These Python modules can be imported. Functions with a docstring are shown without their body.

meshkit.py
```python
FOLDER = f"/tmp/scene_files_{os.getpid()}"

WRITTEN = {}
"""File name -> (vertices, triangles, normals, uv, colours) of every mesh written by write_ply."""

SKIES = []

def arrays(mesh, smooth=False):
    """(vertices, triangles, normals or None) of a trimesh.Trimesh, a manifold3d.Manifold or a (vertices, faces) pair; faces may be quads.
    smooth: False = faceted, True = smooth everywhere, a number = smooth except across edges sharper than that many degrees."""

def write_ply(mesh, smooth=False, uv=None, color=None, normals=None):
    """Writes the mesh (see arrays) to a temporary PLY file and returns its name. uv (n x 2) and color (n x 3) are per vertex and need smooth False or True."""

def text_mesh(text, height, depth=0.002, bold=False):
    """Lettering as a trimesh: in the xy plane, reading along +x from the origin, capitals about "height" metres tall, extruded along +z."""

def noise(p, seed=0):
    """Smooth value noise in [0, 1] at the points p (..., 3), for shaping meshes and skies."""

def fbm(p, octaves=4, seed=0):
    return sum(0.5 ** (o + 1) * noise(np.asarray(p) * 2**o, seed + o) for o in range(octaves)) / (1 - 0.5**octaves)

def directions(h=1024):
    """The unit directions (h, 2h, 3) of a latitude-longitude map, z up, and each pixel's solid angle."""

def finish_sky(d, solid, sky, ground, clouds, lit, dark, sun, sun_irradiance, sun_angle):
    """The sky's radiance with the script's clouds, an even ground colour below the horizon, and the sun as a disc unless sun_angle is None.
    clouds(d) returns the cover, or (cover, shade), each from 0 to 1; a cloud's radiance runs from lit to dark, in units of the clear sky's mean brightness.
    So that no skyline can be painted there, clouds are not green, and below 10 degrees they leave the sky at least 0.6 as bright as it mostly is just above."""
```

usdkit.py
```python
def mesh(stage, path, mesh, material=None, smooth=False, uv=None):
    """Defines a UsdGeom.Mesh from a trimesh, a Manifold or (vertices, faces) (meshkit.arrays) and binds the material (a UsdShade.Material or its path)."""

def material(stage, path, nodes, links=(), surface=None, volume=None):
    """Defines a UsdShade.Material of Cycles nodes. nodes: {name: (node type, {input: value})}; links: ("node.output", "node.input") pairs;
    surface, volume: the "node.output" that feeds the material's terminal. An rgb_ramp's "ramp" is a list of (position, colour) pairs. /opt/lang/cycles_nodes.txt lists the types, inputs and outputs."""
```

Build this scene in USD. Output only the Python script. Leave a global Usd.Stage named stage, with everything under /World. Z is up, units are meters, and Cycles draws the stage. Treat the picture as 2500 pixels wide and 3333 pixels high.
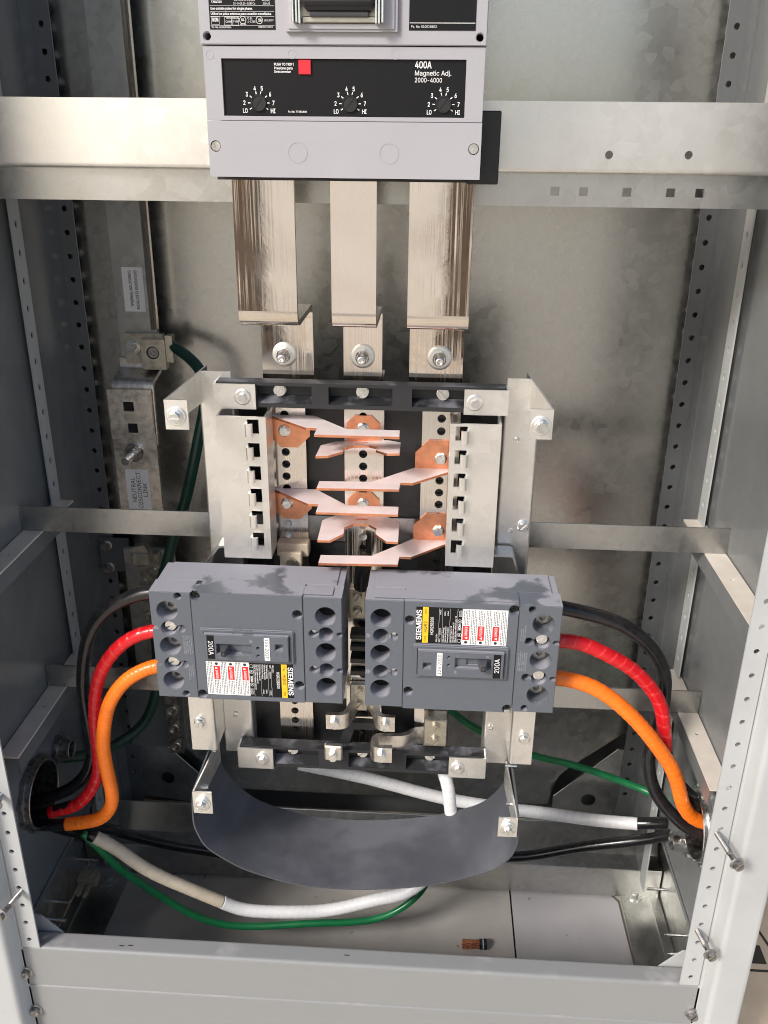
import math, random
import numpy as np, trimesh, usdkit, meshkit
from pxr import Usd, UsdGeom, UsdShade, UsdLux, Gf, Sdf
from shapely.geometry import Polygon, LineString, Point, box as sbox
from shapely.ops import unary_union
from shapely import affinity
from scipy.interpolate import CubicSpline

random.seed(7); RNG = np.random.default_rng(7)
stage = Usd.Stage.CreateInMemory()
UsdGeom.SetStageUpAxis(stage, UsdGeom.Tokens.z); UsdGeom.SetStageMetersPerUnit(stage, 1.0)
UsdGeom.Xform.Define(stage, '/World'); UsdGeom.Scope.Define(stage, '/World/Looks')

# ------------------------------------------------------------------ camera, sky, sun
# Everything below is laid out in millimetres from the camera: x right, y into the cabinet, z up; the floor is at z = -950.
H = 950.0
PITCH, YAW, ROLL, FPX = math.radians(23.0529), math.radians(-3.1274), math.radians(0.5840), 2891.165
cp, sp, cy, sy, cr, sr = math.cos(PITCH), math.sin(PITCH), math.cos(YAW), math.sin(YAW), math.cos(ROLL), math.sin(ROLL)
RM = np.array([[cr, -sr, 0], [sr, cr, 0], [0, 0, 1]]) @ np.array([[1, 0, 0], [0, -sp, -cp], [0, cp, -sp]]) @ np.array([[cy, -sy, 0], [sy, cy, 0], [0, 0, 1]])
cam = UsdGeom.Camera.Define(stage, '/World/camera')
r0, r1, r2 = RM[0], -RM[1], -RM[2]
cam.AddTransformOp().Set(Gf.Matrix4d(*r0, 0, *r1, 0, *r2, 0, 0, 0, H / 1000, 1))
cam.CreateHorizontalApertureAttr(36.0); cam.CreateVerticalApertureAttr(48.0)
cam.CreateFocalLengthAttr(36.0 * FPX / 2500); cam.CreateClippingRangeAttr(Gf.Vec2f(0.02, 500))
EXPOSURE = 1.12
cam.CreateExposureAttr(EXPOSURE)

SUN_EL, SUN_AZ = math.radians(36), math.radians(-138)     # azimuth = atan2(x, y) of the direction towards the sun: behind the camera, to its left
sky_m = usdkit.material(stage, '/World/Looks/sky_light', {
    's': ('sky_texture', {'sky_type': 'single_scattering', 'sun_disc': False, 'sun_elevation': SUN_EL, 'sun_rotation': SUN_AZ, 'aerosol_density': 2.5}),
    'b': ('background_shader', {'strength': 0.085})}, [('s.color', 'b.color')], surface='b.background')
dome = UsdLux.DomeLight.Define(stage, '/World/sky')
UsdShade.MaterialBindingAPI.Apply(dome.GetPrim()).Bind(sky_m)
dome.GetPrim().SetCustomDataByKey('kind', 'structure')
sun = UsdLux.DistantLight.Define(stage, '/World/sun')
sun.CreateIntensityAttr(0.4); sun.CreateAngleAttr(14.0); sun.CreateNormalizeAttr(True); sun.CreateColorAttr(Gf.Vec3f(1.0, 0.965, 0.92))
sun.AddRotateXYZOp().Set(Gf.Vec3f(90 - math.degrees(SUN_EL), 0, 180 - math.degrees(SUN_AZ) + 0))

# ------------------------------------------------------------------ helpers
def at(u, v, Y):                       # a point of the photograph (pixels) at the depth Y it really has
    d = RM.T @ np.array([(u - 1250) / FPX, (v - 1666.5) / FPX, 1.0])
    return d * Y / d[1]
CROP = {'A': (0, 0, 800/1659), 'C': (1700, 0, 800/1659), 'D': (0, 900, 800/1659), 'E': (700, 900, 800/1659), 'G': (1300, 900, 800/1659), 'H': (1700, 900, 800/1659), 'I': (0, 1800, 800/1659), 'J': (600, 1800, 800/1659), 'K': (1100, 1800, 800/1659), 'L': (1700, 1800, 800/1659), 'P': (550, 2200, 1250/1659), 'V': (0, 2300, 800/1659), 'O': (1500, 2400, 1000/1659), 'S': (300, 800, 400/804)}
def pk(c, x, y, Y):
    o = CROP[c]; return at(o[0] + x * o[2], o[1] + y * o[2], Y)
def pkx(c, x, y, X):
    p = pk(c, x, y, 100.0); return p * X / p[0]
def pkz(c, x, y, Z):
    p = pk(c, x, y, 100.0); return p * Z / p[2]

used = {}
def numbered(path):
    k = used.get(path, 0); used[path] = k + 1
    return path if k == 0 else f'{path}_{k:03d}'
LOC = {'/World': np.array([0.0, 0.0, -H])}
def tag(prim, label=None, cat=None, group=None, kind=None):
    for k, v in (('label', label), ('category', cat), ('group', group), ('kind', kind)):
        if v: prim.SetCustomDataByKey(k, v)
    return prim
def thing(name, label, cat, loc, group=None, kind=None, roty=0):
    path = numbered('/World/' + name); x = UsdGeom.Xform.Define(stage, path); loc = np.asarray(loc, float)
    x.AddTranslateOp().Set(Gf.Vec3d(*((loc + [0, 0, H]) / 1000)))
    if roty: x.AddRotateYOp().Set(roty)
    LOC[path] = loc
    return tag(x.GetPrim(), label, cat, group, kind)
def obj(name, mesh, mat, parent=None, smooth=30, label=None):
    base = '/World' if parent is None else str(parent.GetPath())
    path = numbered(base + '/' + name)
    top = '/'.join(base.split('/')[:3]) if parent is not None else '/World'
    off = LOC[top]
    if isinstance(mesh, (list, tuple)): mesh = trimesh.util.concatenate(list(mesh))
    v = (np.asarray(mesh.vertices) - off) / 1000.0
    m = usdkit.mesh(stage, path, (v, np.asarray(mesh.faces)), mat, smooth=smooth)
    if 'wrap' in mesh.metadata and smooth is True:
        UsdGeom.PrimvarsAPI(m).CreatePrimvar('wrap', Sdf.ValueTypeNames.FloatArray, 'vertex').Set(np.asarray(mesh.metadata['wrap'], np.float32).tolist())
    if label: m.GetPrim().SetCustomDataByKey('label', label)
    return m.GetPrim()
def copy_of(root, label, loc, roty=0, group=None):
    r = thing(root.GetName(), label, root.GetCustomDataByKey('category'), loc, group, roty=roty)
    r.GetReferences().AddInternalReference(root.GetPath()); r.SetInstanceable(True)
    return r

def box(x0, x1, y0, y1, z0, z1, b=0.0):
    if b <= 0:
        m = trimesh.creation.box((abs(x1-x0), abs(y1-y0), abs(z1-z0))); m.apply_translation(((x0+x1)/2, (y0+y1)/2, (z0+z1)/2)); return m
    pts = []
    xs, ys, zs = sorted((x0, x1)), sorted((y0, y1)), sorted((z0, z1))
    for i in (0, 1):
        for j in (0, 1):
            for k in (0, 1):
                c = np.array([xs[i], ys[j], zs[k]]); s = np.array([1 - 2*i, 1 - 2*j, 1 - 2*k]) * b
                for keep in range(3):
                    d = s.copy(); d[keep] = 0; pts.append(c + d)
    return trimesh.convex.convex_hull(np.array(pts))
def _ext(poly, h):
    ms = [trimesh.creation.extrude_polygon(g, h, engine='earcut') for g in getattr(poly, 'geoms', [poly]) if g.area > 1e-9]
    return trimesh.util.concatenate(ms)
def prism(poly, axis, a0, a1):
    """Extrude: axis 'y' takes a polygon in (x, z), 'x' one in (y, z), 'z' one in (x, y)."""
    if not hasattr(poly, 'area'): poly = Polygon(poly)
    poly = poly.buffer(0)
    m = _ext(poly, abs(a1 - a0)); lo = min(a0, a1)
    v = m.vertices.copy()
    if axis == 'y':
        m.vertices = np.c_[v[:, 0], v[:, 2] + lo, v[:, 1]]; m.invert()
    elif axis == 'x':
        m.vertices = np.c_[v[:, 2] + lo, v[:, 0], v[:, 1]]
    else:
        m.vertices = np.c_[v[:, 0], v[:, 1], v[:, 2] + lo]
    return m
def bent(path, t, axis, a0, a1, r=2.0):
    """Bent sheet metal: a polyline of thickness t with rounded bends, extruded along the axis."""
    g = LineString(path).buffer(t / 2, cap_style='flat', join_style='round', quad_segs=5)
    if r > 0: g = g.buffer(-t * .45).buffer(t * .45) if False else g
    return prism(g, axis, a0, a1)
def rbend(path, r, n=6):
    """Round the corners of a polyline."""
    P = [np.asarray(p, float) for p in path]; out = [P[0]]
    for a, b, c in zip(P[:-2], P[1:-1], P[2:]):
        u, w = (a - b), (c - b); lu, lw = np.linalg.norm(u), np.linalg.norm(w); rr = min(r, lu * .45, lw * .45)
        p0, p2 = b + u / lu * rr, b + w / lw * rr
        for t in np.linspace(0, 1, n + 1): out.append((1-t)**2 * p0 + 2*t*(1-t) * b + t*t * p2)
    out.append(P[-1]); return out
def frame_of(d):
    d = np.asarray(d, float); d = d / np.linalg.norm(d)
    a = np.array([0, 0, 1.0]) if abs(d[2]) < .9 else np.array([1.0, 0, 0])
    u = np.cross(a, d); u /= np.linalg.norm(u); return u, np.cross(d, u), d
def place(m, o, d, roll=0):
    u, v, w = frame_of(d); c, s = math.cos(roll), math.sin(roll)
    R = np.c_[c*u + s*v, -s*u + c*v, w]
    m = m.copy(); m.vertices = m.vertices @ R.T + np.asarray(o, float); return m
def cyl(p0, p1, r, n=20, r1=None):
    p0, p1 = np.asarray(p0, float), np.asarray(p1, float); h = np.linalg.norm(p1 - p0)
    return place(lathe([(0, 0), (r, 0), (r if r1 is None else r1, h), (0, h)], n), p0, p1 - p0)
def lathe(prof, n=24):
    prof = np.asarray(prof, float); k = len(prof); th = np.linspace(0, 2*np.pi, n, endpoint=False)
    v = np.concatenate([np.c_[prof[:, 0]*math.cos(t), prof[:, 0]*math.sin(t), prof[:, 1]] for t in th])
    f = []
    for i in range(n):
        j = (i + 1) % n
        for a in range(k - 1):
            f += [[i*k+a, j*k+a, j*k+a+1], [i*k+a, j*k+a+1, i*k+a+1]]
    m = trimesh.Trimesh(v, f, process=True); m.update_faces(m.nondegenerate_faces()); m.remove_unreferenced_vertices(); return m
def ring(o, d, r0, r1, h, n=32, b=.6):
    return place(lathe([(r0, 0), (r1-b, 0), (r1, b), (r1, h-b), (r1-b, h), (r0+b, h), (r0, h-b), (r0, 0)], n), o, d)
def spline(pts, step=3.0):
    P = np.asarray(pts, float); s = np.r_[0, np.cumsum(np.linalg.norm(np.diff(P, axis=0), axis=1) ** .5)]
    c = CubicSpline(s, P, bc_type='natural'); t = np.linspace(0, s[-1], 600); Q = c(t)
    L = np.r_[0, np.cumsum(np.linalg.norm(np.diff(Q, axis=0), axis=1))]
    n = max(4, int(L[-1] / step)); l = np.linspace(0, L[-1], n)
    return np.c_[np.interp(l, L, Q[:, 0]), np.interp(l, L, Q[:, 1]), np.interp(l, L, Q[:, 2])], L[-1]
def tube(pts, r, n=20, step=3.0, tape=0.0, lap=.35, caps=True, seed=0):
    """A cable along a spline; tape = width of the wraps of tape, whose edges stand out as a spiral of small steps."""
    Q, L = spline(pts, .9 if tape else step)
    T = np.gradient(Q, axis=0); T /= np.linalg.norm(T, axis=1, keepdims=True)
    u = frame_of(T[0])[0]; rings = []; wraps = []; th = np.linspace(0, 2*np.pi, n, endpoint=False); ds = L / (len(Q) - 1)
    rnd = np.random.default_rng(seed); ph = np.cumsum(rnd.normal(0, .03, len(Q))); wob = np.convolve(rnd.normal(0, 1, len(Q) + 40), np.hanning(41) / 3.2, 'valid')[:len(Q)]
    if L > 60: Q = Q + np.sin(np.linspace(0, np.pi, len(Q)))[:, None] * np.stack([np.convolve(rnd.normal(0, 1, len(Q) + 120), np.hanning(121) / 9, 'valid')[:len(Q)] for _ in range(3)], 1) * (.5 if tape else .3)
    for i, (q, t) in enumerate(zip(Q, T)):
        u = u - t * (u @ t); u /= np.linalg.norm(u); w = np.cross(t, u)
        rr = np.full(n, r * (1 + .02 * wob[i])) if tape else np.full(n, r)
        wr = np.zeros(n)
        if tape:
            a = (i * ds / tape + th / (2*np.pi) * 1.0 + ph[i]) % 1.0
            rr = r + lap * (1 - a) * np.minimum(1, a / .1); wr = np.exp(-((np.minimum(a, 1-a) * tape / .38) ** 2))
        wraps.append(wr)
        rings.append(q + np.outer(rr * np.cos(th), u) + np.outer(rr * np.sin(th), w))
    v = np.concatenate(rings); f = []; m = len(Q)
    i = np.arange(m - 1)[:, None] * n; j = np.arange(n)[None]; k = (j + 1) % n
    f = np.concatenate([np.stack([i + j, i + k, i + n + k], -1).reshape(-1, 3), np.stack([i + j, i + n + k, i + n + j], -1).reshape(-1, 3)])
    if caps:
        v = np.vstack([v, Q[0], Q[-1]]); c0, c1 = len(v) - 2, len(v) - 1; jj = np.arange(n); kk = (jj + 1) % n
        f = np.vstack([f, np.c_[np.full(n, c0), kk, jj], np.c_[np.full(n, c1), (m-1)*n + jj, (m-1)*n + kk]])
    m = trimesh.Trimesh(v, f, process=False); m.metadata['wrap'] = np.r_[np.concatenate(wraps), [0, 0] if caps else []]; return m
def text(s, h, o, right, up, width=None, bold=False, depth=.12):
    m = meshkit.text_mesh(s, h, depth, bold); v = m.vertices.copy()
    if width: v[:, 0] *= width / (v[:, 0].max() - min(0, v[:, 0].min()))
    r, u = np.asarray(right, float), np.asarray(up, float); nrm = np.cross(r, u)
    m.vertices = np.asarray(o, float) + np.outer(v[:, 0], r) + np.outer(v[:, 1], u) + np.outer(v[:, 2], nrm); return m
def circ(x, y, r, n=24): return Point(x, y).buffer(r, quad_segs=max(3, n // 4))

# fasteners: lists of (part name, mesh, material)
def hex_head(o, d, r, h, roll=.3, slot=True, washer=0, wt=1.2, flange=0):
    """Hexagon head screw seen from the front, with a slot, a flange and a washer."""
    o, d = np.asarray(o, float), np.asarray(d, float) / np.linalg.norm(d); out = []; z = 0
    if washer: out.append(('washer', place(lathe([(0, 0), (washer, 0), (washer, wt*.7), (washer-.4, wt), (0, wt)], 28), o, d))); z = wt
    ms = []
    if flange: ms.append(place(lathe([(0, z), (flange, z), (flange*.97, z + .8), (r, z + 1.6), (0, z + 1.6)], 28), o, d)); z += 1.0
    hexa = Polygon([(r*math.cos(a), r*math.sin(a)) for a in np.arange(6) * math.pi / 3])
    ms.append(place(prism(hexa, 'z', z, z + h*.72), o, d, roll))
    top = Polygon([(r*.9*math.cos(a), r*.9*math.sin(a)) for a in np.arange(12) * math.pi / 6])
    if slot: top = top.difference(sbox(-r*1.2, -r*.14, r*1.2, r*.14))
    ms.append(place(prism(top, 'z', z + h*.72, z + h), o, d, roll + .6))
    out.append(('screw', trimesh.util.concatenate(ms))); return out
def pan_head(o, d, r, h, roll=.5, cross=True):
    disc = circ(0, 0, r, 28); arms = unary_union([affinity.rotate(sbox(-r*.62, -r*.13, r*.62, r*.13), a, origin=(0, 0)) for a in ((0, 90) if cross else (0,))])
    if not cross: arms = sbox(-r*1.2, -r*.13, r*1.2, r*.13)
    return trimesh.util.concatenate([place(lathe([(0, 0), (r, 0), (r, h*.45), (r*.93, h*.5), (0, h*.5)], 28), o, d), place(prism(disc.buffer(-r*.08).difference(arms), 'z', h*.5, h), o, d, roll)])
def add_bolt(parent, parts, mat, wm=None):
    p = None
    scr = [m for n, m in parts if n == 'screw'][0]
    p = obj('bolt', scr, mat, parent)
    for n, m in parts:
        if n == 'washer':
            base = parent.GetPath(); deep = len(str(base).split('/')) - 2
            obj('washer', m, wm or mat, p if deep < 2 else parent)
    return p

# ------------------------------------------------------------------ materials
def mat(name, nodes, links, surface='p.BSDF'): return usdkit.material(stage, '/World/Looks/' + name, nodes, links, surface=surface)
def plain(name, col, rough=.5, metal=0.0, var=.08, scale=60, bump=0.0, bscale=300, **kw):
    c = np.array(col); d = dict(roughness=rough, metallic=metal); d.update(kw)
    n = {'g': ('geometry', {}), 'n': ('noise_texture', {'scale': scale, 'detail': 5}), 'r': ('rgb_ramp', {'ramp': [(.3, tuple(c*(1-var))), (.7, tuple(np.minimum(c*(1+var), 1)))]}),
         'm': ('map_range', {'from_min': .3, 'from_max': .7, 'to_min': max(rough-.07, .02), 'to_max': min(rough+.07, 1)}), 'p': ('principled_bsdf', d)}
    l = [('g.position', 'n.vector'), ('n.fac', 'r.fac'), ('r.color', 'p.base_color'), ('n.fac', 'm.value'), ('m.result', 'p.roughness')]
    if bump:
        n['bn'] = ('noise_texture', {'scale': bscale, 'detail': 3}); n['b'] = ('bump', {'strength': bump, 'distance': .0006})
        l += [('g.position', 'bn.vector'), ('bn.fac', 'b.height'), ('b.normal', 'p.normal')]
    return mat(name, n, l)
def galvanised(name, col, rough, dark=.75, sx=1.0, metal=1.0, rv=.06, bs=.05):
    """Zinc-coated sheet: faint spangle, handling stains and a soft rolled grain."""
    c = np.array(col)
    return mat(name, {'g': ('geometry', {}), 'v': ('voronoi_texture', {'scale': 95}), 'n': ('noise_texture', {'scale': 9, 'detail': 8, 'roughness': .65}), 'f': ('noise_texture', {'scale': 240, 'detail': 3}),
        'bw': ('rgb_to_bw', {}), 'a': ('math', {'math_type': 'multiply_add', 'value2': .16, 'value3': 0.0}), 'b': ('math', {'math_type': 'multiply_add', 'value2': .84}),
        'r': ('rgb_ramp', {'ramp': [(.25, tuple(c*dark)), (.5, tuple(c)), (.8, tuple(np.minimum(c*1.08, 1)))]}),
        'm': ('map_range', {'from_min': .3, 'from_max': .7, 'to_min': rough - rv, 'to_max': rough + rv}), 'bp': ('bump', {'strength': bs, 'distance': .0008}), 'p': ('principled_bsdf', {'metallic': metal})},
        [('g.position', 'v.vector'), ('g.position', 'n.vector'), ('g.position', 'f.vector'), ('v.color', 'bw.color'), ('bw.val', 'a.value1'), ('n.fac', 'b.value1'), ('a.value', 'b.value3'), ('b.value', 'r.fac'), ('r.color', 'p.base_color'),
         ('b.value', 'm.value'), ('m.result', 'p.roughness'), ('n.fac', 'bp.height'), ('bp.normal', 'p.normal')])
def brushed(name, col, rough, streak=.5, stretch=(700, 700, 5), brown_reflect=0.0):
    """Tin-plated bar: mirror-like, with drawn scratches along its length and brown reflections painted into its colour."""
    c = np.array(col)
    return mat(name, {'g': ('geometry', {}), 'mp': ('mapping', {'scale': stretch}), 'n': ('noise_texture', {'scale': 1.0, 'detail': 6, 'roughness': .7}), 'n2': ('noise_texture', {'scale': 11, 'detail': 6, 'distortion': .6}),
        'ms': ('map_range', {'from_min': .42, 'from_max': .62, 'to_min': 0, 'to_max': 1}), 'sc': ('map_range', {'from_min': .50, 'from_max': .62, 'to_min': 0, 'to_max': 1}), 'x': ('math', {'math_type': 'multiply'}), 'xs': ('math', {'math_type': 'multiply', 'value2': streak}),
        'tr': ('rgb_ramp', {'ramp': [(.38, tuple(c)), (.50, tuple(c*(1-brown_reflect*.25))), (.60, tuple(c*np.array([1-brown_reflect*.35, 1-brown_reflect*.5, 1-brown_reflect*.6]))), (.7, tuple(c))]}),
        'mx': ('mix_color', {'b': tuple(np.minimum(c*1.04, 1))}), 'm': ('math', {'math_type': 'multiply_add', 'value2': .35, 'value3': rough}),
        'bp2': ('bump', {'strength': .06, 'distance': .003}), 'p': ('principled_bsdf', {'metallic': 1.0})},
        [('g.position', 'mp.vector'), ('mp.vector', 'n.vector'), ('g.position', 'n2.vector'), ('n2.fac', 'ms.value'), ('n.fac', 'sc.value'), ('ms.result', 'x.value1'), ('sc.result', 'x.value2'), ('x.value', 'xs.value1'), ('n2.fac', 'tr.fac'), ('tr.color', 'mx.a'), ('xs.value', 'mx.fac'), ('mx.result', 'p.base_color'),
         ('xs.value', 'm.value1'), ('m.value', 'p.roughness'), ('n2.fac', 'bp2.height'), ('bp2.normal', 'p.normal')])
def dusty(name, col, dust, rough=.5, lo=.5, hi=.62, scale=22, spec=.5):
    """Moulded plastic with pale dust lying in patches on the faces that look up."""
    c = np.array(col)
    n = {'g': ('geometry', {}), 'n': ('noise_texture', {'scale': scale, 'detail': 6, 'roughness': .6}), 'f': ('noise_texture', {'scale': 900, 'detail': 2}), 'k': ('map_range', {'range_type': 'smoothstep', 'from_min': lo, 'from_max': hi, 'to_min': 0, 'to_max': 1}),
         'sx': ('separate_xyz', {}), 'u': ('map_range', {'from_min': .2, 'from_max': .8, 'to_min': .10, 'to_max': 1.0}), 'x': ('math', {'math_type': 'multiply'}), 'mx': ('mix_color', {'a': tuple(c), 'b': tuple(dust)}),
         'mr': ('map_range', {'from_min': 0, 'from_max': 1, 'to_min': rough, 'to_max': .85}), 'bp': ('bump', {'strength': .10, 'distance': .0004}), 'p': ('principled_bsdf', {'specular_ior_level': spec})}
    l = [('g.position', 'n.vector'), ('g.position', 'f.vector'), ('n.fac', 'k.value'), ('g.normal', 'sx.vector'), ('sx.z', 'u.value'), ('k.result', 'x.value1'), ('u.result', 'x.value2'), ('x.value', 'mx.fac'), ('mx.result', 'p.base_color'),
         ('x.value', 'mr.value'), ('mr.result', 'p.roughness'), ('f.fac', 'bp.height'), ('bp.normal', 'p.normal')]
    return mat(name, n, l)

def taped(name, col, edge, rough, var=.12):
    c = np.array(col)
    return mat(name, {'g': ('geometry', {}), 'n': ('noise_texture', {'scale': 45, 'detail': 5}), 'r': ('rgb_ramp', {'ramp': [(.3, tuple(c*(1-var))), (.7, tuple(np.minimum(c*(1+var), 1)))]}), 'w': ('attribute', {'attribute': 'wrap'}),
        'k': ('math', {'math_type': 'multiply', 'value2': .55}), 'k2': ('math', {'math_type': 'multiply'}), 'n2': ('noise_texture', {'scale': 160, 'detail': 2}), 'mx': ('mix_color', {'b': tuple(edge)}), 'p': ('principled_bsdf', {'roughness': rough})},
        [('g.position', 'n.vector'), ('g.position', 'n2.vector'), ('n.fac', 'r.fac'), ('r.color', 'mx.a'), ('w.fac', 'k.value1'), ('k.value', 'k2.value1'), ('n2.fac', 'k2.value2'), ('k2.value', 'mx.fac'), ('mx.result', 'p.base_color')])
M = {}
M['galv'] = galvanised('galvanised_sheet', (.53, .53, .51), .33, .88)
M['galv_back'] = galvanised('galvanised_back', (.525, .52, .49), .27, .80, rv=.07, bs=.05)
M['galv_bright'] = galvanised('galvanised_bright', (.80, .785, .745), .36, .94, metal=.96)
M['strap'] = galvanised('rolled_steel', (.46, .465, .455), .32, .82)
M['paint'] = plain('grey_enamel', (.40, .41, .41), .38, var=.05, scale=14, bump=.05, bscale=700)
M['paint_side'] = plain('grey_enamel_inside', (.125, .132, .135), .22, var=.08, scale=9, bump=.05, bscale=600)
M['paint_scuffed'] = dusty('grey_enamel_scuffed', (.23, .235, .235), (.30, .30, .295), .42, .55, .70, 18)
M['cream'] = plain('bar_top', (.58, .53, .47), .5, var=.06)
M['tin'] = brushed('tinned_bar', (.90, .82, .72), .06, .8, brown_reflect=.35)  # brown part of the ramp paints reflections into the base colour
M['tin_plain'] = brushed('tinned_bar_smooth', (.92, .84, .75), .12, .3, brown_reflect=.15)
M['tin_bus'] = brushed('tinned_bus', (.88, .83, .76), .16, .6, brown_reflect=.2)
M['tin_matt'] = plain('tinned_matt', (.78, .73, .66), .34, 1.0, var=.08, scale=120)
M['alu'] = plain('aluminium_lug', (.50, .47, .40), .34, 1.0, var=.1, scale=80)
M['copper'] = plain('copper_sheet', (.84, .37, .21), .33, 1.0, var=.1, scale=50)
M['copper_skylit'] = plain('copper_sky_sheen', (.80, .70, .69), .5, .15, var=.05, scale=60)  # pale copper with the sky sheen painted into its colour
M['copper_bright'] = plain('copper_strands', (.88, .42, .24), .28, 1.0, var=.2, scale=200)
M['zinc'] = plain('zinc_plated', (.78, .78, .76), .22, 1.0, var=.08, scale=150)
M['washer'] = plain('white_zinc_washer', (.76, .75, .72), .42, 1.0, var=.06, scale=120)
M['steel_dark'] = plain('dark_steel', (.35, .34, .33), .35, 1.0, var=.2, scale=200)
M['brk'] = dusty('slate_plastic', (.098, .109, .128), (.27, .27, .305), .42, .38, .47, 16)
M['brk_dark'] = plain('slate_plastic_dark', (.055, .058, .064), .45)
M['lilac'] = plain('pale_grey_plastic', (.355, .345, .365), .45, var=.02, scale=20, bump=.04, bscale=1200)
M['black'] = plain('black_plastic', (.012, .012, .013), .38, var=.2)
M['black_matt'] = dusty('black_moulding', (.016, .017, .019), (.14, .14, .16), .5, .45, .7, 30)
M['void'] = plain('dark_recess', (.006, .006, .006), .8)
M['label_black'] = dusty('black_label', (.008, .008, .009), (.05, .05, .05), .36, .66, .95, 26, .22)
M['white'] = plain('white_print', (.80, .79, .78), .5, var=.02)
M['grey_print'] = plain('grey_print', (.30, .31, .34), .5)
M['dark_print'] = plain('dark_print', (.03, .03, .03), .5)
M['yellow'] = plain('yellow_label', (.82, .48, .015), .4, var=.03)
M['red_label'] = plain('red_label', (.75, .03, .03), .4, var=.03)
M['red_push'] = plain('red_push_button', (.80, .015, .03), .35, var=.03)
M['red_tape'] = taped('red_tape', (.60, .010, .016), (.85, .25, .24), .24)
M['red_dull'] = plain('dusty_red_tape', (.36, .03, .03), .5, var=.2, scale=60)
M['orange_tape'] = taped('orange_tape', (.90, .19, .014), (.45, .10, .01), .32)
M['cable_black'] = plain('black_cable_jacket', (.010, .010, .011), .20, var=.3, scale=90, bump=.1, bscale=400)
M['cable_green'] = plain('green_cable_jacket', (.008, .15, .05), .36, var=.15, scale=60)
M['cable_dkgreen'] = plain('dark_green_cable_jacket', (.004, .035, .022), .4, var=.15, scale=60)
M['white_tape'] = taped('white_tape', (.70, .70, .71), (.30, .30, .32), .38, .05)
M['cream_tape'] = taped('cream_tape', (.53, .46, .355), (.30, .25, .18), .45)  # same white tape with its shade painted into the colour
M['sheet'] = dusty('fibre_sheet', (.062, .066, .078), (.118, .121, .138), .45, .34, .70, 9)
M['tile'] = plain('floor_tile', (.36, .35, .36), .55, var=.08, scale=14, bump=.12, bscale=260)
M['tile_brown'] = plain('brown_floor_tile', (.37, .35, .325), .7, var=.10, scale=16, bump=.12, bscale=260)  # browner and a little rougher than the right slab
M['ground'] = plain('concrete_ground', (.52, .47, .40), .9, var=.16, scale=12, bump=.4, bscale=120)
M['rubble'] = plain('rubble', (.60, .54, .44), .95, var=.2, scale=40, bump=.4, bscale=300)
M['card'] = plain('brown_card', (.74, .60, .44), .85, var=.07, scale=30)
M['plaster_brown'] = plain('brown_plaster', (.20, .15, .115), .85, var=.15, scale=10, bump=.2, bscale=80)
M['nylon'] = plain('beige_nylon', (.50, .43, .32), .6, var=.1)
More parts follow.
